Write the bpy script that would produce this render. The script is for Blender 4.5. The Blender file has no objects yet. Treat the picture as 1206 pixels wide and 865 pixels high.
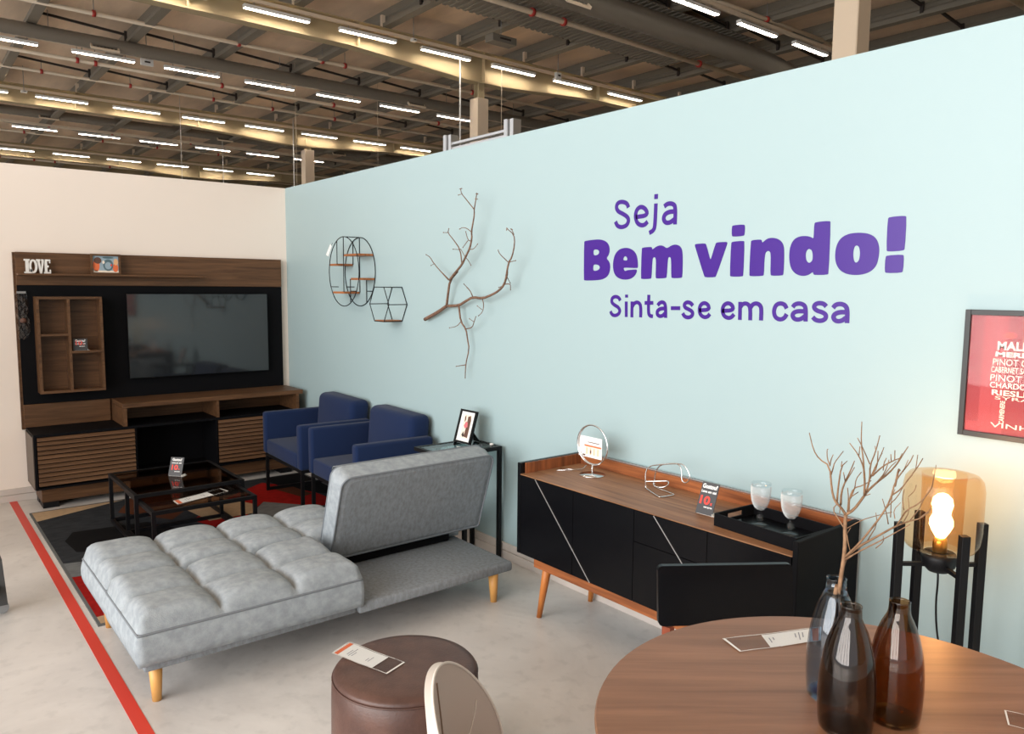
import bpy, bmesh, math, random
from mathutils import Vector, Matrix
from math import sin, cos, pi, radians as R

C = bpy.context.scene.collection
scn = bpy.context.scene
rnd = random.Random(7)

# ------------------------------------------------------------------ camera
FPX, PITCH, ROLL, YAW = 904.83, 0.10344, 0.00883, 2.46058
CAM = Vector((6.59381, -2.76345, 1.6))
cam = bpy.data.cameras.new('camera')
camo = bpy.data.objects.new('camera', cam)
C.objects.link(camo)
cam.sensor_width = 36.0
cam.lens = FPX / 1206.0 * 36.0
cam.clip_start = 0.05
cam.clip_end = 300
F = Vector((cos(YAW) * cos(PITCH), sin(YAW) * cos(PITCH), -sin(PITCH)))
RT = F.cross(Vector((0, 0, 1))).normalized()
UP = RT.cross(F)
R2 = RT * cos(ROLL) + UP * sin(ROLL)
U2 = -RT * sin(ROLL) + UP * cos(ROLL)
M = Matrix.Identity(4)
for i in range(3):
    M[i][0] = R2[i]; M[i][1] = U2[i]; M[i][2] = -F[i]; M[i][3] = CAM[i]
camo.matrix_world = M
scn.camera = camo

# ------------------------------------------------------------------ world, lights, exposure
w = bpy.data.worlds.new('world'); scn.world = w; w.use_nodes = True
w.node_tree.nodes['Background'].inputs[0].default_value = (0.95, 0.97, 1.0, 1)
w.node_tree.nodes['Background'].inputs[1].default_value = 0.9
TUBE_STRENGTH = 32.0
WINDOW_W = 145.0
def area(name, loc, size, rot, watts, col):
    l = bpy.data.lights.new(name, 'AREA'); l.shape = 'RECTANGLE'
    l.size, l.size_y = size; l.energy = watts; l.color = col
    o = bpy.data.objects.new(name, l); C.objects.link(o)
    o.location = loc; o.rotation_euler = rot
    return o
# daylight through the glazed shop front behind the camera (panes between mullions)
for k in range(5):
    area('daylight', (2.5 + k * 1.75, -9.0, 2.7), (1.55, 4.8), (R(90), 0, 0), WINDOW_W, (1.0, 0.985, 0.965))
scn.view_settings.view_transform = 'Standard'
scn.view_settings.look = 'None'
scn.view_settings.gamma = 1
scn.view_settings.use_curve_mapping = False
scn.view_settings.exposure = 0.46

# ------------------------------------------------------------------ helpers
def lin(c):
    c = c / 255.0
    return c / 12.92 if c <= 0.04045 else ((c + 0.055) / 1.055) ** 2.4
def rgb(r, g, b): return (lin(r), lin(g), lin(b), 1)

def mat(name, col, rough=0.5, metal=0.0, spec=0.5, var=0.0, vscale=(8, 8, 8), col2=None, bump=0.0, bscale=60, **kw):
    m = bpy.data.materials.new(name); m.use_nodes = True
    nt = m.node_tree; b = nt.nodes['Principled BSDF']
    b.inputs['Base Color'].default_value = col
    b.inputs['Roughness'].default_value = rough
    b.inputs['Metallic'].default_value = metal
    b.inputs['Specular IOR Level'].default_value = spec
    for k, v in kw.items():
        b.inputs[k.replace('_', ' ')].default_value = v
    tc = None
    if var > 0 or bump > 0:
        tc = nt.nodes.new('ShaderNodeTexCoord')
    if var > 0:
        mp = nt.nodes.new('ShaderNodeMapping'); mp.inputs['Scale'].default_value = vscale
        nt.links.new(tc.outputs['Object'], mp.inputs[0])
        n = nt.nodes.new('ShaderNodeTexNoise'); n.inputs['Scale'].default_value = 1.0
        n.inputs['Detail'].default_value = 6; n.inputs['Roughness'].default_value = 0.6
        nt.links.new(mp.outputs[0], n.inputs[0])
        rp = nt.nodes.new('ShaderNodeValToRGB')
        c2 = col2 if col2 else tuple(x * (1 - var) for x in col[:3]) + (1,)
        rp.color_ramp.elements[0].position = 0.35; rp.color_ramp.elements[0].color = c2
        rp.color_ramp.elements[1].position = 0.65; rp.color_ramp.elements[1].color = col
        nt.links.new(n.outputs[0], rp.inputs[0]); nt.links.new(rp.outputs[0], b.inputs['Base Color'])
    if bump > 0:
        n2 = nt.nodes.new('ShaderNodeTexNoise'); n2.inputs['Scale'].default_value = bscale; n2.inputs['Detail'].default_value = 4
        nt.links.new(tc.outputs['Object'], n2.inputs[0])
        bp = nt.nodes.new('ShaderNodeBump'); bp.inputs['Strength'].default_value = bump; bp.inputs['Distance'].default_value = 0.01
        nt.links.new(n2.outputs[0], bp.inputs['Height']); nt.links.new(bp.outputs[0], b.inputs['Normal'])
    return m

def emit(name, col, strength):
    m = bpy.data.materials.new(name); m.use_nodes = True
    b = m.node_tree.nodes['Principled BSDF']
    b.inputs['Base Color'].default_value = col
    b.inputs['Emission Color'].default_value = col
    b.inputs['Emission Strength'].default_value = strength
    return m

def glass(name, col, rough=0.02, ior=1.45, alpha=None):
    # thin-walled tinted glass: transparent tint mixed with a fresnel gloss
    m = bpy.data.materials.new(name); m.use_nodes = True
    nt = m.node_tree; nt.nodes.clear()
    out = nt.nodes.new('ShaderNodeOutputMaterial'); mx = nt.nodes.new('ShaderNodeMixShader')
    tr = nt.nodes.new('ShaderNodeBsdfTransparent'); tr.inputs[0].default_value = col
    gl = nt.nodes.new('ShaderNodeBsdfGlossy'); gl.inputs['Roughness'].default_value = rough
    gl.inputs['Color'].default_value = (1, 1, 1, 1)
    lw = nt.nodes.new('ShaderNodeLayerWeight'); lw.inputs[0].default_value = .5
    f0 = ((ior - 1) / (ior + 1)) ** 2
    pw = nt.nodes.new('ShaderNodeMath'); pw.operation = 'POWER'; pw.inputs[1].default_value = 4.5
    fr = nt.nodes.new('ShaderNodeMath'); fr.operation = 'MULTIPLY_ADD'; fr.inputs[1].default_value = .75 * (1 - f0) * min(1, (ior - 1) / .45); fr.inputs[2].default_value = f0
    nt.links.new(lw.outputs['Facing'], pw.inputs[0]); nt.links.new(pw.outputs[0], fr.inputs[0])
    nt.links.new(fr.outputs[0], mx.inputs[0]); nt.links.new(tr.outputs[0], mx.inputs[1]); nt.links.new(gl.outputs[0], mx.inputs[2])
    nt.links.new(mx.outputs[0], out.inputs[0])
    return m

def wood(name, light, dark, axis='y', scale=1.0, rough=0.45, spec=0.4):
    s = {'x': (2.2, 38, 38), 'y': (38, 2.2, 38), 'z': (38, 38, 2.2)}[axis]
    s = tuple(v * scale for v in s)
    m = mat(name, light, rough, spec=spec, var=1.0, vscale=s, col2=dark, bump=0.0)
    nt = m.node_tree
    rp = [n for n in nt.nodes if n.type == 'VALTORGB'][0]
    rp.color_ramp.elements[0].position = 0.3; rp.color_ramp.elements[1].position = 0.68
    n = [n for n in nt.nodes if n.type == 'TEX_NOISE'][0]
    n.inputs['Distortion'].default_value = 0.4
    return m

class MB:
    """collects shapes for ONE mesh object"""
    def __init__(s): s.v = []; s.f = []; s.m = []; s.sm = []
    def add(s, vs, fs, mi=0, smooth=False):
        o = len(s.v); s.v += [tuple(v) for v in vs]
        for f in fs: s.f.append(tuple(i + o for i in f)); s.m.append(mi); s.sm.append(smooth)
        return s
    def box(s, a, b, bev=0.0, mi=0, rot=None, seg=1, smooth=False):
        a = Vector(a); b = Vector(b)
        lo = Vector([min(a[i], b[i]) for i in range(3)]); hi = Vector([max(a[i], b[i]) for i in range(3)])
        if bev <= 0:
            vs = [Vector((x, y, z)) for x in (lo.x, hi.x) for y in (lo.y, hi.y) for z in (lo.z, hi.z)]
            fs = [(0, 1, 3, 2), (4, 6, 7, 5), (0, 4, 5, 1), (2, 3, 7, 6), (0, 2, 6, 4), (1, 5, 7, 3)]
        else:
            bm = bmesh.new(); bmesh.ops.create_cube(bm, size=1)
            for v in bm.verts: v.co = Vector([lo[i] + (v.co[i] + .5) * (hi[i] - lo[i]) for i in range(3)])
            bmesh.ops.bevel(bm, geom=list(bm.edges), offset=min(bev, min((hi - lo)) * .49), segments=seg, affect='EDGES', profile=.5)
            bm.verts.index_update()
            vs = [v.co.copy() for v in bm.verts]; fs = [tuple(v.index for v in f.verts) for f in bm.faces]; bm.free()
        if rot is not None: vs = [rot @ v for v in vs]
        return s.add(vs, fs, mi, smooth)
    def tube(s, pts, r, n=8, mi=0, closed=False, caps=True, smooth=True):
        pts = [Vector(p) for p in pts]
        rs = r if isinstance(r, (list, tuple)) else [r] * len(pts)
        N = len(pts); vs = []; prev = None
        for i, p in enumerate(pts):
            if closed: t = pts[(i + 1) % N] - pts[i - 1]
            elif i == 0: t = pts[1] - p
            elif i == N - 1: t = p - pts[-2]
            else: t = (pts[i + 1] - p).normalized() + (p - pts[i - 1]).normalized()
            if t.length < 1e-9: t = Vector((0, 0, 1))
            t.normalize()
            if prev is None:
                a = Vector((0, 0, 1)) if abs(t.z) < .9 else Vector((1, 0, 0))
                u = t.cross(a).normalized()
            else:
                u = (prev - t * prev.dot(t)).normalized()
            prev = u; q = t.cross(u)
            for k in range(n):
                an = 2 * pi * k / n
                vs.append(p + (u * cos(an) + q * sin(an)) * rs[i])
        fs = []
        for i in range(N if closed else N - 1):
            j = (i + 1) % N
            for k in range(n):
                k2 = (k + 1) % n
                fs.append((i * n + k, i * n + k2, j * n + k2, j * n + k))
        s.add(vs, fs, mi, smooth)
        if caps and not closed:
            o = len(s.v) - len(vs)
            s.f.append(tuple(o + k for k in range(n))[::-1]); s.m.append(mi); s.sm.append(False)
            s.f.append(tuple(o + (N - 1) * n + k for k in range(n))); s.m.append(mi); s.sm.append(False)
        return s
    def bar(s, p, q, w, h=None, mi=0, up=(0, 0, 1)):
        """rectangular bar from p to q"""
        p = Vector(p); q = Vector(q); h = h or w; t = (q - p).normalized()
        up = Vector(up)
        if abs(t.dot(up)) > .95: up = Vector((1, 0, 0))
        u = t.cross(up).normalized(); v = u.cross(t).normalized()
        vs = [e + u * sx * w / 2 + v * sy * h / 2 for e in (p, q) for sx, sy in ((-1, -1), (1, -1), (1, 1), (-1, 1))]
        return s.add(vs, [(0, 1, 2, 3)[::-1], (4, 5, 6, 7), (0, 1, 5, 4), (1, 2, 6, 5), (2, 3, 7, 6), (3, 0, 4, 7)], mi)
    def lathe(s, prof, n=32, mi=0, c=(0, 0, 0), smooth=True, cap0=False, cap1=False):
        c = Vector(c); vs = []
        for r, z in prof:
            for k in range(n):
                a = 2 * pi * k / n; vs.append(c + Vector((r * cos(a), r * sin(a), z)))
        fs = []
        for i in range(len(prof) - 1):
            for k in range(n):
                k2 = (k + 1) % n; fs.append((i * n + k, i * n + k2, (i + 1) * n + k2, (i + 1) * n + k))
        if cap0: fs.append(tuple(range(n))[::-1])
        if cap1: fs.append(tuple((len(prof) - 1) * n + k for k in range(n)))
        return s.add(vs, fs, mi, smooth)
    def prism(s, poly, f0, f1, mi=0):
        """poly 2d list; f0(p), f1(p) map to the two 3d faces"""
        n = len(poly); vs = [f0(p) for p in poly] + [f1(p) for p in poly]
        fs = [tuple(range(n)), tuple(range(n, 2 * n))[::-1]] + [(k, k + n, (k + 1) % n + n, (k + 1) % n) for k in range(n)]
        return s.add(vs, fs, mi)
    def obj(s, name, mats, parent=None, world=True, fixn=True):
        me = bpy.data.meshes.new(name)
        vs = s.v
        if parent is not None and world:
            mi = Matrix(parent['_inv_'+'m']) if False else inv_of(parent)
            vs = [mi @ Vector(v) for v in vs]
        me.from_pydata([tuple(v) for v in vs], [], s.f)
        for mm in (mats if isinstance(mats, (list, tuple)) else [mats]): me.materials.append(mm)
        me.polygons.foreach_set('material_index', s.m)
        me.polygons.foreach_set('use_smooth', s.sm)
        if fixn:
            bm = bmesh.new(); bm.from_mesh(me); bmesh.ops.recalc_face_normals(bm, faces=bm.faces[:]); bm.to_mesh(me); bm.free()
        me.update()
        o = bpy.data.objects.new(name, me); C.objects.link(o)
        if parent is not None: o.parent = parent
        return o

INV = {}
def inv_of(o):
    m = Matrix.Identity(4)
    chain = []
    while o is not None:
        chain.append(o.matrix_basis.copy()); o = o.parent
    for b in reversed(chain): m = m @ b
    return m.inverted()

def thing(name, label, cat, loc=(0, 0, 0), rotz=0, group=None):
    o = bpy.data.objects.new(name, None); C.objects.link(o); o.empty_display_size = .1
    o.location = loc; o.rotation_euler = (0, 0, rotz)
    o['label'] = label; o['category'] = cat
    if group: o['group'] = group
    return o
def tag(o, label, cat, group=None):
    o['label'] = label; o['category'] = cat
    if group: o['group'] = group
    return o
def struct(o): o['kind'] = 'structure'; return o
def copy_tree(o, parent=None, loc=None):
    c = o.copy(); C.objects.link(c); c.parent = parent
    if loc is not None: c.location = loc
    for ch in [x for x in KIDS.get(o.name, [])]: copy_tree(ch, c)
    return c
KIDS = {}
def kid(o, p): KIDS.setdefault(p.name, []).append(o); return o

def chaikin(pts, n=2, closed=True):
    for _ in range(n):
        out = []; N = len(pts)
        rng = range(N) if closed else range(N - 1)
        if not closed: out.append(tuple(pts[0]))
        for i in rng:
            a, b = pts[i], pts[(i + 1) % N]
            out.append(tuple(a[k] * .75 + b[k] * .25 for k in range(len(a))))
            out.append(tuple(a[k] * .25 + b[k] * .75 for k in range(len(a))))
        if not closed: out.append(tuple(pts[-1]))
        pts = out
    return pts

def soft(pts, r=.006):
    for _ in range(2):
        out = []; N = len(pts)
        for i in range(N):
            a, b, c = Vector(pts[i - 1]), Vector(pts[i]), Vector(pts[(i + 1) % N])
            u, v = a - b, c - b
            sharp = u.angle(v) < R(130)
            du = min(u.length * .25, r if sharp else 9); dv = min(v.length * .25, r if sharp else 9)
            out.append(tuple(b + u.normalized() * du)); out.append(tuple(b + v.normalized() * dv))
        pts = out
    return pts

def fill2d(name, outer, holes, f, mats, parent, depth):
    """flat lettering: outline with holes -> thin solid; f maps (u,v) to 3d, depth vector"""
    cu = bpy.data.curves.new(name, 'CURVE'); cu.dimensions = '2D'; cu.fill_mode = 'BOTH'
    for loop in [outer] + holes:
        sp = cu.splines.new('POLY'); sp.points.add(len(loop) - 1); sp.use_cyclic_u = True
        for i, q in enumerate(loop): sp.points[i].co = (q[0], q[1], 0, 1)
    cu.extrude = .5
    to = bpy.data.objects.new(name, cu); C.objects.link(to)
    me = bpy.data.meshes.new_from_object(to)
    bpy.data.objects.remove(to); bpy.data.curves.remove(cu)
    mb = MB(); d = Vector(depth)
    vs = [Vector(f(v.co.x, v.co.y)) + d * (v.co.z + .5) for v in me.vertices]
    mb.add(vs, [tuple(p.vertices) for p in me.polygons])
    bpy.data.meshes.remove(me)
    return mb.obj(name, mats, parent)

def ribbon(mb, pts, wd, f, d, mi=0):
    """stroke of constant width along a 2d polyline"""
    n = len(pts); L = []; Rr = []
    for i in range(n):
        if i == 0: t = Vector(pts[1]) - Vector(pts[0])
        elif i == n - 1: t = Vector(pts[-1]) - Vector(pts[-2])
        else: t = (Vector(pts[i + 1]) - Vector(pts[i])).normalized() + (Vector(pts[i]) - Vector(pts[i - 1])).normalized()
        t.normalize(); nn = Vector((-t.y, t.x))
        p = Vector(pts[i]); L.append(p + nn * wd / 2); Rr.append(p - nn * wd / 2)
    vs = []
    for a, b in zip(L, Rr):
        for q in (a, b):
            g = Vector(f(q.x, q.y)); vs.append(g); vs.append(g + Vector(d))
    fs = []
    for i in range(n - 1):
        o = i * 4; p = o + 4
        fs += [(o + 1, p + 1, p + 3, o + 3), (o, o + 2, p + 2, p), (o, p, p + 1, o + 1), (o + 2, o + 3, p + 3, p + 2)]
    fs += [(0, 1, 3, 2), (4 * n - 4, 4 * n - 2, 4 * n - 1, 4 * n - 3)]
    mb.add(vs, fs, mi)

def text_mesh(txt, size, offset=0.0, align='CENTER'):
    cu = bpy.data.curves.new('t', 'FONT'); cu.body = txt; cu.size = size; cu.align_x = align; cu.offset = offset
    cu.resolution_u = 3
    to = bpy.data.objects.new('t', cu); C.objects.link(to)
    me = bpy.data.meshes.new_from_object(to)
    bpy.data.objects.remove(to); bpy.data.curves.remove(cu)
    vs = [v.co.copy() for v in me.vertices]; fs = [tuple(p.vertices) for p in me.polygons]
    bpy.data.meshes.remove(me)
    return vs, fs
def fit_text(mb, txt, size, f, u0, u1, vb, offset=0, mi=0):
    """text stretched between u0 and u1 on baseline vb"""
    vs, fs = text_mesh(txt, size, offset, 'LEFT')
    a = min(v.x for v in vs); b = max(v.x for v in vs); k = (u1 - u0) / (b - a)
    mb.add([Vector(f(u0 + (v.x - a) * k, vb + v.y)) for v in vs], fs, mi)

# outlines and branch centre lines traced from image pixels, projected to world metres
HEAVY=[([(3.757, 1.8366), (3.8237, 1.8409), (3.8791, 1.8403), (3.9218, 1.8239), (3.9382, 1.7933), (3.9332, 1.7635), (3.9145, 1.7467), (3.9366, 1.729), (3.9445, 1.7031), (3.9361, 1.667), (3.909, 1.6473), (3.8665, 1.6386), (3.7597, 1.637)], [[(3.8251, 1.791), (3.8498, 1.7919), (3.8648, 1.7845), (3.8652, 1.7714), (3.8507, 1.7631), (3.8259, 1.7629)], [(3.8259, 1.7172), (3.8544, 1.7167), (3.8719, 1.7085), (3.8722, 1.6963), (3.8553, 1.6869), (3.8255, 1.6855)]]), ([(4.1237, 1.6947), (4.12, 1.7378), (4.1056, 1.7696), (4.0737, 1.7888), (4.0395, 1.7942), (3.9995, 1.7879), (3.9711, 1.7624), (3.9605, 1.7243), (3.964, 1.6857), (3.979, 1.6599), (4.0098, 1.6444), (4.0502, 1.64), (4.0874, 1.6475), (4.1114, 1.6657), (4.1194, 1.6897), (4.0544, 1.6872), (4.0432, 1.6814), (4.0326, 1.6891), (4.0323, 1.6993)], [[(4.0266, 1.734), (4.0307, 1.7482), (4.0408, 1.7547), (4.0524, 1.7477), (4.0563, 1.7325)]]), ([(4.1434, 1.7906), (4.2048, 1.7926), (4.2074, 1.7779), (4.2363, 1.7955), (4.2675, 1.7976), (4.2938, 1.7816), (4.3237, 1.7963), (4.3507, 1.7977), (4.374, 1.7867), (4.3859, 1.759), (4.3873, 1.6481), (4.3244, 1.6467), (4.321, 1.7348), (4.3125, 1.7445), (4.3016, 1.7384), (4.2978, 1.6476), (4.2323, 1.6454), (4.2333, 1.7336), (4.2234, 1.7459), (4.2109, 1.7398), (4.2079, 1.6447), (4.143, 1.6432)], []), ([(4.4473, 1.7956), (4.5084, 1.7971), (4.5356, 1.7223), (4.5605, 1.7988), (4.6212, 1.7987), (4.5661, 1.6504), (4.5072, 1.6499)], []), ([(4.6374, 1.866), (4.7016, 1.8667), (4.7013, 1.8193), (4.6387, 1.8185)], []), ([(4.637, 1.798), (4.7021, 1.8005), (4.703, 1.6527), (4.6365, 1.6523)], []), ([(4.7318, 1.8005), (4.7822, 1.8022), (4.7844, 1.7864), (4.8065, 1.8043), (4.8326, 1.8069), (4.8609, 1.7995), (4.8798, 1.7809), (4.8867, 1.753), (4.8875, 1.6557), (4.8287, 1.6548), (4.8272, 1.7437), (4.8196, 1.7539), (4.8089, 1.7542), (4.7988, 1.7419), (4.7994, 1.6543), (4.7305, 1.6534)], []), ([(5.0076, 1.8572), (5.0737, 1.8591), (5.0759, 1.6575), (5.0143, 1.6567), (5.0123, 1.6705), (4.9948, 1.6568), (4.9688, 1.6522), (4.9383, 1.6615), (4.9168, 1.6849), (4.908, 1.7249), (4.9094, 1.7645), (4.9227, 1.7945), (4.9475, 1.8067), (4.9771, 1.8071), (4.9969, 1.8021), (5.0083, 1.7944)], [[(4.9928, 1.7581), (5.0062, 1.7482), (5.0092, 1.7165), (5.002, 1.7059), (4.9924, 1.7031), (4.9814, 1.7129), (4.9775, 1.7382), (4.9826, 1.7531)]]), ([(5.1842, 1.8096), (5.2222, 1.8043), (5.2488, 1.7875), (5.2617, 1.7581), (5.2627, 1.722), (5.2547, 1.6859), (5.2303, 1.6637), (5.193, 1.6549), (5.1513, 1.6575), (5.1203, 1.6717), (5.1015, 1.6999), (5.0965, 1.7349), (5.1025, 1.7725), (5.1207, 1.7966), (5.1489, 1.8079)], [[(5.178, 1.7645), (5.1883, 1.7579), (5.193, 1.7379), (5.1916, 1.7107), (5.1817, 1.6995), (5.1713, 1.7054), (5.1662, 1.733), (5.169, 1.7574)]]), ([(5.2859, 1.8583), (5.3508, 1.86), (5.3516, 1.7392), (5.2876, 1.7368)], []), ([(5.2855, 1.7241), (5.3503, 1.7262), (5.3498, 1.6626), (5.2859, 1.6615)], [])]
SEJA=[[[(4.0538, 1.9824), (4.0441, 2.003), (4.0119, 2.0139), (3.9821, 2.0095), (3.9735, 1.9884), (3.9857, 1.969), (4.0172, 1.9559), (4.0484, 1.9397), (4.0581, 1.9209), (4.0453, 1.8984), (4.0112, 1.891), (3.9832, 1.9001), (3.9709, 1.9211)]], [[(4.1023, 1.9346), (4.1719, 1.9374), (4.1667, 1.9628), (4.139, 1.9811), (4.1119, 1.9749), (4.0994, 1.9529), (4.1003, 1.9282), (4.1121, 1.9045), (4.1366, 1.8933), (4.1583, 1.8953), (4.175, 1.9089)]], [[(4.222, 1.9884), (4.2203, 1.8886), (4.2127, 1.8665), (4.1865, 1.8565)], [(4.2225, 2.0306), (4.2223, 2.0083)]], [[(4.2713, 1.9712), (4.2913, 1.983), (4.3217, 1.9799), (4.3363, 1.964), (4.3363, 1.8868)], [(4.335, 1.9446), (4.3029, 1.9453), (4.2777, 1.9368), (4.2682, 1.9176), (4.2792, 1.8987), (4.3048, 1.8949), (4.3353, 1.9119)]]]
SINTA=[[[(4.0143, 1.5404), (4.0045, 1.5556), (3.9797, 1.5604), (3.9587, 1.5506), (3.9569, 1.5306), (3.9763, 1.5181), (4.0024, 1.5084), (4.0158, 1.4908), (4.0036, 1.4723), (3.9779, 1.4654), (3.9587, 1.4726), (3.9511, 1.4871)]], [[(4.0536, 1.5369), (4.056, 1.4622)], [(4.0548, 1.5699), (4.0553, 1.5555)]], [[(4.091, 1.5376), (4.0924, 1.4618)], [(4.0919, 1.5107), (4.1048, 1.5295), (4.1246, 1.5358), (4.1415, 1.5278), (4.1476, 1.5104), (4.1481, 1.4638)]], [[(4.1945, 1.5709), (4.1942, 1.4885), (4.2034, 1.4723), (4.2227, 1.4714)], [(4.1709, 1.5326), (4.2226, 1.5337)]], [[(4.2495, 1.5228), (4.2616, 1.5361), (4.2823, 1.539), (4.2962, 1.5256), (4.2985, 1.4667)], [(4.2969, 1.5094), (4.2678, 1.5087), (4.2493, 1.4984), (4.2478, 1.482), (4.2608, 1.4727), (4.2795, 1.4749), (4.2966, 1.4901)]], [[(4.3275, 1.5119), (4.3798, 1.5133)]], [[(4.4497, 1.526), (4.4376, 1.5382), (4.4181, 1.5417), (4.4018, 1.5327), (4.4053, 1.5171), (4.4291, 1.5091), (4.4489, 1.4995), (4.4504, 1.4855), (4.4383, 1.4749), (4.4189, 1.4727), (4.4029, 1.4792), (4.3955, 1.4916)]], [[(4.4849, 1.5068), (4.5382, 1.5106), (4.5327, 1.5311), (4.5117, 1.5413), (4.4915, 1.5316), (4.4847, 1.5114), (4.4914, 1.4869), (4.5145, 1.4761), (4.5329, 1.4814), (4.5417, 1.4931)]], [[(4.6048, 1.5079), (4.6612, 1.5118), (4.655, 1.5332), (4.6335, 1.5431), (4.6117, 1.5329), (4.6046, 1.5117), (4.6129, 1.4871), (4.6364, 1.4775), (4.6538, 1.4826), (4.6646, 1.4956)]], [[(4.6924, 1.5482), (4.6943, 1.4723)], [(4.6935, 1.524), (4.7035, 1.5386), (4.7199, 1.5429), (4.7352, 1.5361), (4.7427, 1.5214), (4.7442, 1.4729)], [(4.7425, 1.524), (4.7537, 1.5398), (4.7719, 1.544), (4.7869, 1.5373), (4.7949, 1.5228), (4.795, 1.4743)]], [[(4.9078, 1.5259), (4.8987, 1.5418), (4.8777, 1.5469), (4.8585, 1.5383), (4.8506, 1.5136), (4.8581, 1.4893), (4.881, 1.4801), (4.9001, 1.4877), (4.9089, 1.5042)]], [[(4.9335, 1.5315), (4.9423, 1.544), (4.9642, 1.5481), (4.9838, 1.5407), (4.99, 1.5238), (4.9911, 1.4776)], [(4.989, 1.5171), (4.9558, 1.5173), (4.9373, 1.51), (4.9339, 1.497), (4.9453, 1.4844), (4.9675, 1.484), (4.9899, 1.5001)]], [[(5.073, 1.538), (5.0636, 1.5479), (5.0443, 1.5511), (5.0267, 1.5453), (5.0222, 1.5325), (5.0357, 1.5209), (5.0603, 1.5156), (5.0747, 1.5054), (5.0718, 1.4892), (5.0525, 1.4819), (5.0311, 1.4852), (5.0202, 1.4963)]], [[(5.1001, 1.5334), (5.11, 1.546), (5.13, 1.55), (5.1493, 1.5428), (5.1569, 1.5256), (5.1577, 1.4785)], [(5.1554, 1.5186), (5.1287, 1.5189), (5.1082, 1.5112), (5.1021, 1.498), (5.1121, 1.4848), (5.1337, 1.4839), (5.1553, 1.4999)]]]
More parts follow.
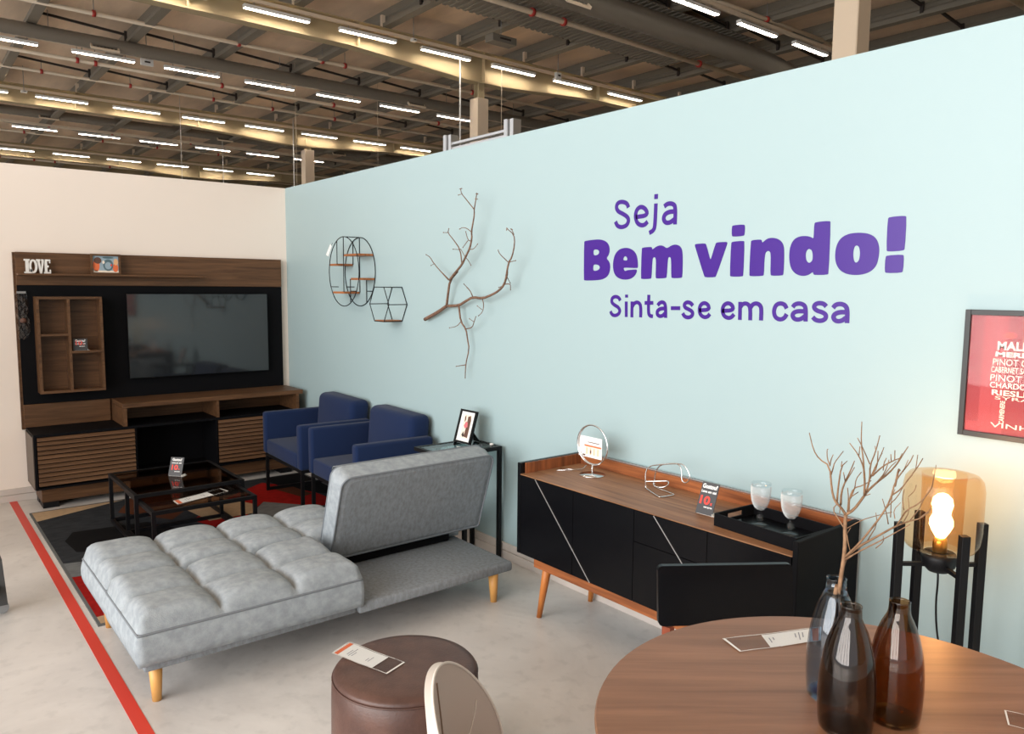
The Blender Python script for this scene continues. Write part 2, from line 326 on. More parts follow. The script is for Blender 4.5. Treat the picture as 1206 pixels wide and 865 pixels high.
WALLBRANCH=[[(2.3086, -0.03, 1.3854, 0.0125), (2.4675, -0.035, 1.4363, 0.0115), (2.5763, -0.04, 1.4797, 0.0105)], [(2.5763, -0.04, 1.4797, 0.009), (2.7181, -0.0467, 1.4848, 0.0086), (2.8011, -0.0533, 1.5145, 0.0082), (2.882, -0.06, 1.5403, 0.0078), (2.9859, -0.0667, 1.5322, 0.0074), (3.0921, -0.0733, 1.558, 0.0071), (3.1597, -0.08, 1.5804, 0.0067), (3.2141, -0.0867, 1.6127, 0.0063), (3.2469, -0.0933, 1.6654, 0.0059), (3.2583, -0.1, 1.6862, 0.0055)], [(2.5763, -0.04, 1.4813, 0.008), (2.6052, -0.05, 1.5518, 0.0075), (2.6408, -0.06, 1.6386, 0.007), (2.7373, -0.07, 1.6921, 0.0065)], [(2.6293, -0.055, 1.6402, 0.004), (2.5719, -0.08, 1.6936, 0.0035)], [(2.6179, -0.055, 1.6414, 0.0035), (2.4752, -0.07, 1.745, 0.003), (2.4577, -0.085, 1.7855, 0.0025), (2.4331, -0.1, 1.8004, 0.002)], [(2.4752, -0.07, 1.7428, 0.002), (2.4529, -0.075, 1.7327, 0.0012)], [(2.7157, -0.045, 1.4847, 0.006), (2.7375, -0.0458, 1.3863, 0.0054), (2.7952, -0.0467, 1.3461, 0.0048), (2.8139, -0.0475, 1.2774, 0.0043), (2.8312, -0.0483, 1.2282, 0.0037), (2.7943, -0.0492, 1.1282, 0.0031), (2.7918, -0.05, 1.0457, 0.0025)], [(2.7955, -0.05, 1.1267, 0.003), (2.7251, -0.07, 1.1133, 0.002)], [(2.7392, -0.047, 1.3864, 0.003), (2.7149, -0.0585, 1.3582, 0.0023), (2.6514, -0.07, 1.3462, 0.0015)], [(2.797, -0.048, 1.3462, 0.0035), (2.8793, -0.062, 1.3581, 0.003), (2.9176, -0.076, 1.3942, 0.0025), (2.953, -0.09, 1.4258, 0.002)], [(2.9162, -0.075, 1.3941, 0.002), (2.8754, -0.08, 1.4116, 0.0015)], [(2.977, -0.06, 1.532, 0.003), (3.0056, -0.07, 1.4941, 0.0026), (3.0044, -0.08, 1.4534, 0.0022), (2.9807, -0.09, 1.4328, 0.0018)], [(3.0018, -0.08, 1.4682, 0.002), (2.9677, -0.09, 1.4896, 0.0015)], [(2.8751, -0.055, 1.5401, 0.0035), (2.8732, -0.0725, 1.5779, 0.0027), (2.8324, -0.09, 1.6168, 0.002)], [(2.8693, -0.065, 1.5703, 0.002), (2.8372, -0.07, 1.5943, 0.0012)], [(3.2119, -0.085, 1.6163, 0.003), (3.2531, -0.0725, 1.62, 0.0025), (3.2381, -0.06, 1.5861, 0.002)], [(3.2428, -0.09, 1.6585, 0.0025), (3.2478, -0.07, 1.6222, 0.002)], [(3.212, -0.085, 1.6092, 0.0025), (3.1827, -0.1, 1.5983, 0.0015)], [(2.6528, -0.07, 1.6411, 0.0075), (2.7239, -0.0755, 1.6871, 0.007), (2.7994, -0.0809, 1.7318, 0.0066), (2.8432, -0.0864, 1.776, 0.0061), (2.8922, -0.0918, 1.8225, 0.0057), (2.9229, -0.0973, 1.8825, 0.0052), (2.9243, -0.1027, 1.9228, 0.0048), (2.9489, -0.1082, 1.975, 0.0043), (2.9677, -0.1136, 2.0137, 0.0039), (2.9727, -0.1191, 2.043, 0.0034), (2.9935, -0.1245, 2.0841, 0.003), (3.012, -0.13, 2.1283, 0.0025)], [(2.9739, -0.12, 2.0428, 0.0032), (2.9146, -0.13, 2.1, 0.0028), (2.8756, -0.14, 2.1394, 0.0024), (2.8815, -0.15, 2.1648, 0.002)], [(2.8756, -0.14, 2.136, 0.002), (2.8531, -0.145, 2.1322, 0.0015)], [(2.9252, -0.105, 1.9192, 0.0025), (2.8921, -0.1133, 1.9408, 0.0023), (2.8623, -0.1217, 1.9467, 0.002), (2.8442, -0.13, 1.9377, 0.0018)], [(2.9151, -0.1, 1.8657, 0.0028), (2.8995, -0.11, 1.8727, 0.0024), (2.8921, -0.12, 1.9201, 0.002)], [(2.8926, -0.105, 1.8698, 0.0025), (2.8639, -0.12, 1.8306, 0.0018)], [(2.8967, -0.095, 1.8189, 0.0025), (2.9205, -0.0825, 1.8199, 0.002), (2.9405, -0.07, 1.849, 0.0015)], [(2.8483, -0.09, 1.7743, 0.0025), (2.8574, -0.075, 1.7552, 0.002), (2.8606, -0.06, 1.7292, 0.0015)], [(2.8052, -0.085, 1.7351, 0.004), (2.7991, -0.0938, 1.822, 0.0036), (2.7439, -0.1025, 1.8795, 0.0031), (2.6941, -0.1113, 1.9234, 0.0027), (2.7169, -0.12, 1.9463, 0.0022)], [(2.6922, -0.11, 1.9256, 0.0022), (2.6588, -0.12, 1.9268, 0.0015)], [(2.8079, -0.1, 1.8201, 0.002), (2.7486, -0.11, 1.8245, 0.0015)], [(2.8116, -0.1, 1.8249, 0.002), (2.8423, -0.09, 1.7793, 0.002)], [(2.9884, -0.125, 2.101, 0.002), (3.0042, -0.12, 2.0981, 0.0015)], [(3.0041, -0.13, 2.1276, 0.0022), (3.0221, -0.13, 2.1248, 0.002)], [(2.8696, -0.15, 2.1646, 0.0022), (2.8932, -0.15, 2.1651, 0.002)], [(3.2438, -0.1, 1.6397, 0.0055), (3.2785, -0.108, 1.7358, 0.0048), (3.3188, -0.116, 1.7633, 0.0041), (3.351, -0.124, 1.8314, 0.0034), (3.3541, -0.132, 1.8809, 0.0027), (3.3008, -0.14, 1.9176, 0.002)], [(3.3516, -0.13, 1.8811, 0.0022), (3.3434, -0.14, 1.9091, 0.0018)], [(3.3515, -0.14, 1.9081, 0.002), (3.3364, -0.14, 1.9114, 0.0015)], [(3.281, -0.11, 1.7357, 0.003), (3.2212, -0.125, 1.7815, 0.0024), (3.2264, -0.14, 1.8021, 0.0018)], [(3.2913, -0.11, 1.7374, 0.0025), (3.3176, -0.09, 1.7451, 0.0018)], [(3.3059, -0.14, 1.9174, 0.002), (3.2988, -0.14, 1.9083, 0.0015)]]
TWIGS=[[(5.8469, -1.3, 0.997, 0.0048), (5.8492, -1.3, 1.0285, 0.0047), (5.8527, -1.3, 1.0602, 0.0046), (5.8538, -1.3, 1.0956, 0.0044), (5.8516, -1.3, 1.1238, 0.0043), (5.8515, -1.3, 1.1535, 0.0042)], [(5.8515, -1.3, 1.1535, 0.0035), (5.8453, -1.3071, 1.1675, 0.0031), (5.8346, -1.3143, 1.1798, 0.0028), (5.831, -1.3214, 1.2043, 0.0024), (5.8286, -1.3286, 1.2527, 0.0021), (5.8092, -1.3357, 1.2636, 0.0017), (5.7997, -1.3429, 1.2823, 0.0014), (5.7935, -1.35, 1.3165, 0.001)], [(5.8292, -1.33, 1.2545, 0.0014), (5.8212, -1.3267, 1.266, 0.0013), (5.8179, -1.3233, 1.2823, 0.0011), (5.8182, -1.32, 1.2837, 0.001)], [(5.8293, -1.33, 1.2531, 0.0014), (5.8361, -1.34, 1.2676, 0.0012), (5.8454, -1.35, 1.2808, 0.001)], [(5.8259, -1.32, 1.227, 0.0018), (5.8244, -1.3067, 1.2458, 0.0015), (5.8188, -1.2933, 1.252, 0.0013), (5.8296, -1.28, 1.2764, 0.001)], [(5.8372, -1.31, 1.176, 0.0024), (5.828, -1.29, 1.2046, 0.0019), (5.8216, -1.27, 1.2416, 0.0015), (5.8231, -1.25, 1.2504, 0.001)], [(5.8164, -1.26, 1.2392, 0.0012), (5.8122, -1.25, 1.2478, 0.001)], [(5.8404, -1.3, 1.1711, 0.0026), (5.849, -1.3175, 1.2015, 0.0022), (5.8655, -1.335, 1.2314, 0.0018), (5.8834, -1.3525, 1.2579, 0.0014), (5.8983, -1.37, 1.2808, 0.001)], [(5.8648, -1.34, 1.2233, 0.0014), (5.8698, -1.33, 1.2403, 0.0012), (5.8741, -1.32, 1.2572, 0.001)], [(5.8673, -1.34, 1.2311, 0.0012), (5.8731, -1.36, 1.2526, 0.001)], [(5.8515, -1.3, 1.1535, 0.0036), (5.8625, -1.29, 1.1639, 0.0033), (5.874, -1.28, 1.1888, 0.0029), (5.8772, -1.27, 1.2013, 0.0026), (5.8918, -1.26, 1.2222, 0.0023), (5.9091, -1.25, 1.242, 0.002), (5.9204, -1.24, 1.2634, 0.0016), (5.9248, -1.23, 1.2799, 0.0013), (5.9293, -1.22, 1.2948, 0.001)], [(5.8772, -1.28, 1.1955, 0.0026), (5.8822, -1.2925, 1.2312, 0.0022), (5.8857, -1.305, 1.2543, 0.0018), (5.8802, -1.3175, 1.2813, 0.0014), (5.8668, -1.33, 1.3052, 0.001)], [(5.8849, -1.3, 1.2344, 0.0022), (5.8758, -1.29, 1.2709, 0.0018), (5.8648, -1.28, 1.2973, 0.0014), (5.8589, -1.27, 1.3398, 0.001)], [(5.8799, -1.27, 1.2571, 0.0014), (5.8716, -1.2733, 1.2768, 0.0013), (5.8633, -1.2767, 1.2952, 0.0011), (5.8568, -1.28, 1.3079, 0.001)], [(5.8815, -1.32, 1.2818, 0.0012), (5.8874, -1.33, 1.3014, 0.001)], [(5.8806, -1.28, 1.2037, 0.0024), (5.8947, -1.2975, 1.2345, 0.002), (5.9016, -1.315, 1.2646, 0.0017), (5.9195, -1.3325, 1.2987, 0.0014), (5.9334, -1.35, 1.3325, 0.001)], [(5.8959, -1.3, 1.2352, 0.0018), (5.8936, -1.2767, 1.2547, 0.0015), (5.8915, -1.2533, 1.2718, 0.0013), (5.8869, -1.23, 1.2873, 0.001)], [(5.8985, -1.3, 1.2415, 0.0015), (5.9228, -1.33, 1.2679, 0.0013), (5.9365, -1.36, 1.3052, 0.001)], [(5.8904, -1.28, 1.2369, 0.002), (5.906, -1.27, 1.2591, 0.0017), (5.9233, -1.26, 1.2726, 0.0013), (5.9312, -1.25, 1.277, 0.001)], [(5.8964, -1.27, 1.2248, 0.0016), (5.9166, -1.285, 1.2487, 0.0013), (5.9302, -1.3, 1.2793, 0.001)], [(5.9165, -1.26, 1.2678, 0.0012), (5.9193, -1.27, 1.2842, 0.001)], [(5.9228, -1.26, 1.2719, 0.0012), (5.9177, -1.25, 1.2892, 0.001)], [(5.9111, -1.28, 1.2527, 0.0012), (5.9163, -1.29, 1.2696, 0.0011), (5.9251, -1.3, 1.2818, 0.001)], [(5.8974, -1.26, 1.2264, 0.0014), (5.9134, -1.255, 1.2569, 0.0012), (5.9218, -1.25, 1.268, 0.001)], [(5.9183, -1.33, 1.2982, 0.001), (5.9163, -1.33, 1.3077, 0.0008)], [(5.8898, -1.25, 1.274, 0.001), (5.8939, -1.25, 1.2792, 0.0008)], [(5.8578, -1.3, 1.1616, 0.002), (5.8534, -1.2925, 1.1863, 0.0018), (5.8575, -1.285, 1.207, 0.0015), (5.8713, -1.2775, 1.2133, 0.0013), (5.8847, -1.27, 1.2253, 0.001)], [(5.8551, -1.3, 1.1609, 0.0016), (5.8632, -1.315, 1.1923, 0.0013), (5.8676, -1.33, 1.2164, 0.001)], [(5.8551, -1.29, 1.1863, 0.0015), (5.8673, -1.3, 1.2115, 0.0013), (5.8733, -1.31, 1.2321, 0.0012), (5.8882, -1.32, 1.2503, 0.001)], [(5.86, -1.3, 1.1915, 0.0012), (5.865, -1.28, 1.1994, 0.001)], [(5.8781, -1.28, 1.1942, 0.0012), (5.8982, -1.3, 1.2058, 0.001)], [(5.8395, -1.3, 1.1663, 0.001), (5.839, -1.3, 1.1526, 0.001)], [(5.8489, -1.3, 1.0346, 0.0036), (5.8511, -1.2857, 1.0649, 0.0032), (5.8665, -1.2714, 1.0854, 0.0029), (5.8968, -1.2571, 1.1119, 0.0025), (5.9235, -1.2429, 1.1364, 0.0021), (5.9447, -1.2286, 1.15, 0.0017), (5.9577, -1.2143, 1.155, 0.0014), (5.9675, -1.2, 1.1681, 0.001)], [(5.8554, -1.3, 1.0671, 0.0026), (5.886, -1.3063, 1.1056, 0.0024), (5.9077, -1.3125, 1.1377, 0.0022), (5.9325, -1.3188, 1.1769, 0.002), (5.9487, -1.325, 1.2102, 0.0018), (5.9575, -1.3313, 1.2468, 0.0016), (5.9723, -1.3375, 1.2701, 0.0014), (5.987, -1.3438, 1.2902, 0.0012), (5.9951, -1.35, 1.3066, 0.001)], [(5.9251, -1.24, 1.1369, 0.0018), (5.9361, -1.248, 1.156, 0.0017), (5.9495, -1.256, 1.1783, 0.0016), (5.9738, -1.264, 1.1969, 0.0014), (5.9905, -1.272, 1.2191, 0.0013), (6.0019, -1.28, 1.2369, 0.0012)], [(6.0019, -1.28, 1.2369, 0.001), (6.0108, -1.29, 1.283, 0.0008)], [(5.9575, -1.33, 1.2383, 0.0022), (5.9644, -1.335, 1.2732, 0.0022), (5.9686, -1.34, 1.272, 0.0022)], [(5.9487, -1.32, 1.2179, 0.0016), (5.9586, -1.3075, 1.2293, 0.0015), (5.9678, -1.295, 1.2518, 0.0013), (5.977, -1.2825, 1.2742, 0.0011), (5.9788, -1.27, 1.2869, 0.001)], [(5.9712, -1.28, 1.2643, 0.001), (5.9734, -1.28, 1.2943, 0.0008)], [(5.9747, -1.34, 1.271, 0.001), (5.9868, -1.35, 1.2964, 0.0008)], [(5.9331, -1.32, 1.1773, 0.0014), (5.9326, -1.3025, 1.1884, 0.0013), (5.9442, -1.285, 1.2082, 0.0012), (5.9461, -1.2675, 1.2288, 0.0011), (5.9537, -1.25, 1.2479, 0.001)], [(5.9226, -1.27, 1.1465, 0.0014), (5.9283, -1.295, 1.1774, 0.0011), (5.9314, -1.32, 1.2069, 0.0009)], [(5.9346, -1.27, 1.1597, 0.0012), (5.9286, -1.265, 1.175, 0.001), (5.9394, -1.26, 1.1913, 0.0008)], [(5.9261, -1.27, 1.1606, 0.0012), (5.9275, -1.275, 1.1999, 0.001), (5.9356, -1.28, 1.2199, 0.0008)], [(5.8523, -1.3, 1.1234, 0.0012), (5.8736, -1.28, 1.1436, 0.0011), (5.8928, -1.26, 1.1536, 0.0009), (5.9149, -1.24, 1.1628, 0.0008)], [(5.851, -1.3, 1.1243, 0.0018), (5.8368, -1.3, 1.1414, 0.0016), (5.8234, -1.3, 1.158, 0.0014), (5.835, -1.3, 1.1744, 0.0012)], [(5.8567, -1.3, 1.116, 0.0012), (5.8735, -1.32, 1.1363, 0.0008)], [(5.8891, -1.28, 1.107, 0.0014), (5.9153, -1.3, 1.1489, 0.0011), (5.9205, -1.32, 1.1772, 0.0008)], [(5.9059, -1.28, 1.0951, 0.0012), (5.9253, -1.29, 1.1158, 0.001), (5.9278, -1.3, 1.1302, 0.0008)], [(5.8557, -1.3, 1.0611, 0.0022), (5.8855, -1.315, 1.0879, 0.0019), (5.9204, -1.33, 1.1155, 0.0016), (5.9487, -1.345, 1.1377, 0.0013), (6.0007, -1.36, 1.1819, 0.001)], [(5.9411, -1.22, 1.1475, 0.0014), (5.9625, -1.235, 1.1776, 0.0011), (5.978, -1.25, 1.2069, 0.0008)], [(5.936, -1.24, 1.1441, 0.0012), (5.9547, -1.255, 1.1764, 0.001), (5.9568, -1.27, 1.2056, 0.0008)], [(5.8558, -1.3, 1.1158, 0.0012), (5.8685, -1.315, 1.0982, 0.001), (5.8812, -1.33, 1.09, 0.0008)], [(5.9532, -1.21, 1.1531, 0.001), (5.9759, -1.215, 1.1772, 0.0009), (5.9825, -1.22, 1.1913, 0.0008)], [(5.9415, -1.25, 1.1753, 0.0012), (5.9416, -1.26, 1.2005, 0.001), (5.949, -1.27, 1.2212, 0.0008)], [(5.9202, -1.24, 1.2663, 0.001), (5.9233, -1.23, 1.2817, 0.0008)], [(5.9567, -1.27, 1.2084, 0.001), (5.9681, -1.27, 1.2224, 0.0009), (5.97, -1.27, 1.2342, 0.0008)]]

# ------------------------------------------------------------------ materials
M_ = {}
M_['green'] = mat('pale_green_paint', (0.35, 0.463, 0.478, 1), .42, spec=.35, bump=.03, bscale=180)
M_['cream'] = mat('cream_paint', (0.88, 0.785, 0.70, 1), .6, spec=.3)
M_['base'] = mat('baseboard_tile', (0.62, 0.56, 0.51, 1), .3, spec=.5, var=.12, vscale=(3, 3, 3))
M_['tan'] = mat('tan_steel_paint', (0.42, 0.335, 0.20, 1), .85)
M_['deck'] = mat('ceiling_deck_metal', (0.90, 0.69, 0.50, 1), .6, spec=.4, var=.25, vscale=(.4, 1.5, 1))
M_['purlin'] = mat('galvanised_purlin', (0.21, 0.185, 0.145, 1), .5)
M_['duct'] = mat('galvanised_duct', (0.22, 0.195, 0.16, 1), .4, metal=.2)
M_['pipe'] = mat('cream_pipe', (0.74, 0.61, 0.46, 1), .4)
M_['red'] = mat('red_clamp', (0.45, 0.04, 0.03, 1), .4)
M_['black'] = mat('black_powder_coat', (0.005, 0.005, 0.006, 1), .45, spec=.25)
M_['dblack'] = mat('black_lacquer', (0.003, 0.003, 0.004, 1), .25, spec=.2)
M_['mblack'] = mat('matt_black_board', (0.003, 0.003, 0.004, 1), .65, spec=.12)
M_['rod'] = mat('dark_sag_rod', (0.03, 0.022, 0.018, 1), .6)
M_['column'] = mat('column_paint', (0.72, 0.58, 0.43, 1), .6)
M_['alu'] = mat('aluminium_profile', (0.55, 0.55, 0.55, 1), .35, metal=.8)
M_['white'] = mat('white_plastic', (0.8, 0.78, 0.74, 1), .4)
M_['paper'] = mat('white_paper', (0.85, 0.85, 0.83, 1), .5)
M_['walnut_y'] = wood('walnut_grain_along_y', rgb(108, 76, 50), rgb(70, 46, 28), 'y', 1)
M_['walnut_x'] = wood('walnut_grain_along_x', rgb(160, 116, 82), rgb(112, 74, 48), 'x', 1)
M_['walnut_edge'] = wood('warm_walnut_edge', rgb(168, 100, 56), rgb(96, 50, 26), 'x', 1)
M_['table'] = wood('table_walnut', rgb(150, 108, 80), rgb(116, 80, 56), 'x', .6, rough=.38)
M_['legwood'] = wood('honey_leg', rgb(222, 168, 98), rgb(196, 140, 76), 'z', .7)
M_['legwood2'] = wood('orange_leg', rgb(204, 128, 62), rgb(170, 96, 42), 'z', .7)
M_['sofa'] = mat('grey_chenille', rgb(162, 169, 174), .95, spec=.15, var=.25, vscale=(26, 26, 26), col2=rgb(142, 149, 154), bump=.25, bscale=260)
M_['sofaback'] = mat('grey_chenille_worn', rgb(138, 144, 149), .95, spec=.15, var=.3, vscale=(60, 60, 30), col2=rgb(122, 125, 128), bump=.25, bscale=260)
M_['piping'] = mat('grey_piping', rgb(120, 125, 130), .9, spec=.2)
M_['blue'] = mat('navy_fabric', rgb(19, 36, 70), .9, spec=.2, bump=.2, bscale=320, Sheen_Weight=.08)
M_['chrome'] = mat('chrome', (0.75, 0.75, 0.75, 1), .12, metal=1.0)
M_['silver'] = mat('silver_strip', (0.8, 0.8, 0.8, 1), .3, metal=.6)
M_['purple'] = mat('purple_vinyl', rgb(62, 24, 128), .32, spec=.4)
M_['ottoman'] = mat('brown_faux_leather', rgb(98, 70, 60), .42, spec=.45, var=.5, vscale=(7, 7, 7), col2=rgb(72, 50, 44), bump=.12, bscale=130)
M_['tan_leather'] = mat('taupe_leatherette', rgb(188, 174, 166), .45, spec=.4)
M_['tan_edge'] = mat('pale_piping', rgb(222, 214, 206), .5)
M_['screen'] = mat('tv_screen_glass', (0.017, 0.019, 0.021, 1), .06, spec=.9)
M_['smoke'] = glass('smoked_glass', (0.60, 0.49, 0.41, 1), .03, 1.5)
M_['film'] = glass('crumpled_film', (0.72, 0.73, 0.76, 1), .25, 1.9)
M_['clear'] = glass('clear_glass', (0.93, 0.96, 0.97, 1), .03, 1.45)
M_['bag'] = glass('clear_plastic', (0.90, 0.90, 0.90, 1), .15, 1.10)
M_['amber'] = glass('amber_lamp_glass', (0.97, 0.80, 0.62, 1), .05, 1.28)
M_['brownglass'] = glass('brown_vase_glass', (0.65, 0.48, 0.32, 1), .04, 1.5)
M_['plumglass'] = glass('plum_brown_vase_glass', (0.62, 0.53, 0.47, 1), .04, 1.5)
M_['blueglass'] = glass('blue_grey_vase_glass', (0.70, 0.78, 0.86, 1), .04, 1.5)
M_['bark'] = mat('bark', rgb(132, 100, 80), .8, var=.5, vscale=(60, 60, 60), col2=rgb(92, 66, 52), bump=.3, bscale=150)
M_['twig'] = mat('dry_twig', rgb(152, 118, 88), .8, var=.4, vscale=(50, 50, 50), col2=rgb(112, 82, 58))
M_['sign'] = mat('charcoal_sign', rgb(62, 62, 64), .45)
M_['signred'] = mat('sign_red_print', rgb(226, 62, 48), .5)
M_['orange'] = mat('orange_print', rgb(226, 112, 66), .5)
M_['greyprint'] = mat('grey_print', rgb(140, 140, 150), .5)
M_['tape'] = mat('red_floor_tape', rgb(206, 62, 48), .45, spec=.4)
M_['dark_print'] = mat('brown_print', rgb(96, 66, 54), .5)
M_['pink_print'] = mat('pink_print', rgb(205, 110, 115), .5)
M_['bluep'] = mat('pale_blue_print', rgb(150, 170, 182), .5)
M_['peach'] = mat('peach_print', rgb(226, 178, 134), .5)
M_['wine'] = mat('wine_red_print', rgb(150, 30, 36), .5)
M_['wine2'] = mat('wine_red_band', rgb(170, 52, 56), .5)
M_['creamp'] = mat('cream_print', rgb(238, 224, 206), .5)
M_['tube'] = emit('lit_tube', (1.0, 0.90, 0.78, 1), TUBE_STRENGTH)
M_['bulb'] = emit('lit_bulb', (1.0, 0.84, 0.58, 1), 9.0)
M_['brass'] = mat('brass', (0.8, 0.55, 0.2, 1), .3, metal=.9)
M_['rubber'] = mat('dark_grey_rubber', (0.05, 0.05, 0.05, 1), .6)
M_['grey'] = mat('grey_plastic', (0.25, 0.25, 0.25, 1), .5)

# polished concrete floor
mf = mat('polished_concrete', (0.36, 0.35, 0.335, 1), .28, spec=.4)
nt = mf.node_tree; b = nt.nodes['Principled BSDF']
tc = nt.nodes.new('ShaderNodeTexCoord')
n1 = nt.nodes.new('ShaderNodeTexNoise'); n1.inputs['Scale'].default_value = 1.3; n1.inputs['Detail'].default_value = 8; n1.inputs['Roughness'].default_value = .65; n1.inputs['Distortion'].default_value = .8
r1 = nt.nodes.new('ShaderNodeValToRGB')
r1.color_ramp.elements[0].position = .3; r1.color_ramp.elements[0].color = (0.50, 0.475, 0.455, 1)
r1.color_ramp.elements[1].position = .7; r1.color_ramp.elements[1].color = (0.70, 0.675, 0.645, 1)
nt.links.new(tc.outputs['Object'], n1.inputs[0]); nt.links.new(n1.outputs[0], r1.inputs[0])
n2 = nt.nodes.new('ShaderNodeTexNoise'); n2.inputs['Scale'].default_value = 14; n2.inputs['Detail'].default_value = 6
r2 = nt.nodes.new('ShaderNodeValToRGB'); r2.color_ramp.elements[0].position = .34; r2.color_ramp.elements[0].color = (.82, .82, .82, 1); r2.color_ramp.elements[1].position = .46
nt.links.new(tc.outputs['Object'], n2.inputs[0]); nt.links.new(n2.outputs[0], r2.inputs[0])
mx = nt.nodes.new('ShaderNodeMix'); mx.data_type = 'RGBA'; mx.blend_type = 'MULTIPLY'; mx.inputs[0].default_value = .5
nt.links.new(r1.outputs[0], mx.inputs[6]); nt.links.new(r2.outputs[0], mx.inputs[7]); nt.links.new(mx.outputs[2], b.inputs['Base Color'])
rr = nt.nodes.new('ShaderNodeMapRange'); rr.inputs[3].default_value = .22; rr.inputs[4].default_value = .5
nt.links.new(n1.outputs[0], rr.inputs[0]); nt.links.new(rr.outputs[0], b.inputs['Roughness'])
M_['floor'] = mf

# ------------------------------------------------------------------ the setting
struct(MB().box((-36, -9.2, -.2), (18, 27, 0)).obj('floor', M_['floor']))
WH = 2.446
struct(MB().box((-.12, 0, 0), (9.5, .12, WH)).obj('wall_right', M_['green']))
struct(MB().box((-.12, -7.0, 0), (0, 0, WH)).obj('wall_left', M_['cream']))
bb = MB()
bb.box((.012, -.014, .052), (9.5, 0, .096), .002).box((.012, -.018, 0), (9.5, 0, .050), .002)
struct(bb.obj('baseboard_right', M_['base']))
bb = MB()
bb.box((0, -7, .052), (.014, -.016, .096), .002).box((0, -7, 0), (.018, -.02, .050), .002)
struct(bb.obj('baseboard_left', M_['base']))
# wall added to keep daylight off the room corner and television side, outside the picture
struct(MB().box((-.0, -4.6, 0), (1.9, -4.5, WH)).obj('wall_daylight_block', M_['cream']))

# ------------------------------------------------------------------ hall ceiling, positions taken from image pixels, then scaled about the camera
KS = 1.4265
def S(x, y, z): return Vector((KS * x - 2.81226, KS * y + 1.17861, KS * z - .6824))  # scales hall points about the camera position, folded into the offsets
ceil = MB()
a = S(-22, -6, 5.47); b_ = S(13.2, 17, 5.52)
ceil.box(a, b_)
ceilo = struct(ceil.obj('ceiling', M_['deck']))
a = S(-22, -6, 0); b_ = S(-21.8, 17, 5.47)
struct(MB().box((a.x, a.y, 0), (b_.x, b_.y, b_.z)).obj('wall_back', M_['tan']))
a = S(-22, 16.8, 0); b_ = S(13, 17, 5.47)
struct(MB().box((a.x, a.y, 0), (b_.x, b_.y, b_.z)).obj('wall_far', M_['tan']))
a = S(13, -4.6, 0); b_ = S(13.2, 17, 5.47)
struct(MB().box((a.x, a.y, 0), (b_.x, b_.y, b_.z)).obj('wall_near', M_['tan']))
# purlins: pressed steel, with lips, every 1.85 m
def zpurlin(y):
    mb = MB(); t = .012
    x0, x1 = -21.8, 13
    def sec(yy, zz): return S(0, yy, 5.2 + zz)
    d = .262; fl = .105
    prof = [(0, .03), (0, 0), (fl, 0), (fl, d), (2 * fl, d), (2 * fl, d - .03), (2 * fl - t, d - .03), (2 * fl - t, d - t), (fl + t, d - t), (fl + t, -t), (-t, -t), (-t, .03)]
    prof = [(-.0, 0), (fl, 0), (fl, .09), (fl + .018, .11), (fl + .018, .15), (fl, .17), (fl, d), (2 * fl, d), (2 * fl, d + .006), (fl - .01, d + .006), (fl - .01, .17), (fl + .008, .15), (fl + .008, .11), (fl - .01, .09), (fl - .01, .012), (.01, .012), (.01, .04), (0, .04)]
    p = [(y + q[0], q[1]) for q in prof]
    xa = S(x0, 0, 0).x; xb = S(x1, 0, 0).x
    mb.prism(p, lambda q: Vector((xa, sec(*q).y, sec(*q).z)), lambda q: Vector((xb, sec(*q).y, sec(*q).z)))
    mb.box(Vector((xa, S(0, y, 0).y, S(0, 0, 5.19).z)), Vector((xb, S(0, y + fl * 1.2, 0).y, S(0, 0, 5.2).z)))
    return mb
first = None
for k in range(-2, 14):
    y = 1.52 + 1.29 * k
    if first is None:
        first = zpurlin(y).obj('purlin', M_['purlin'], ceilo); y0 = y
    else:
        c = first.copy(); C.objects.link(c); c.parent = ceilo; c.location = (0, KS * (y - y0), 0)
# sag rods between purlins, two to each bay, along y
rodm = None
for k in range(-2, 8):
    for xr, zr in ((-6.35, 5.33), (-4.3, 5.33), (-2.2, 5.33), (-.3, 5.33), (-9.0, 5.33), (-12.2, 5.33), (-15.2, 5.33), (1.8, 5.33)):
        y = 1.52 + 1.29 * k
        p0 = S(xr, y + .12, zr + .06); p1 = S(xr, y + 1.29, zr - .02)
        if rodm is None:
            mb = MB(); mb.bar(Vector((0, 0, 0)), p1 - p0, .045); mb.box(p1 - p0 + Vector((-.03, -.03, -.13)), p1 - p0 + Vector((.03, .02, .07)))
            o = mb.obj('sag_rod', M_['rod'], ceilo); rodm = o; o.location = p0
        else:
            c = rodm.copy(); C.objects.link(c); c.parent = ceilo; c.location = p0
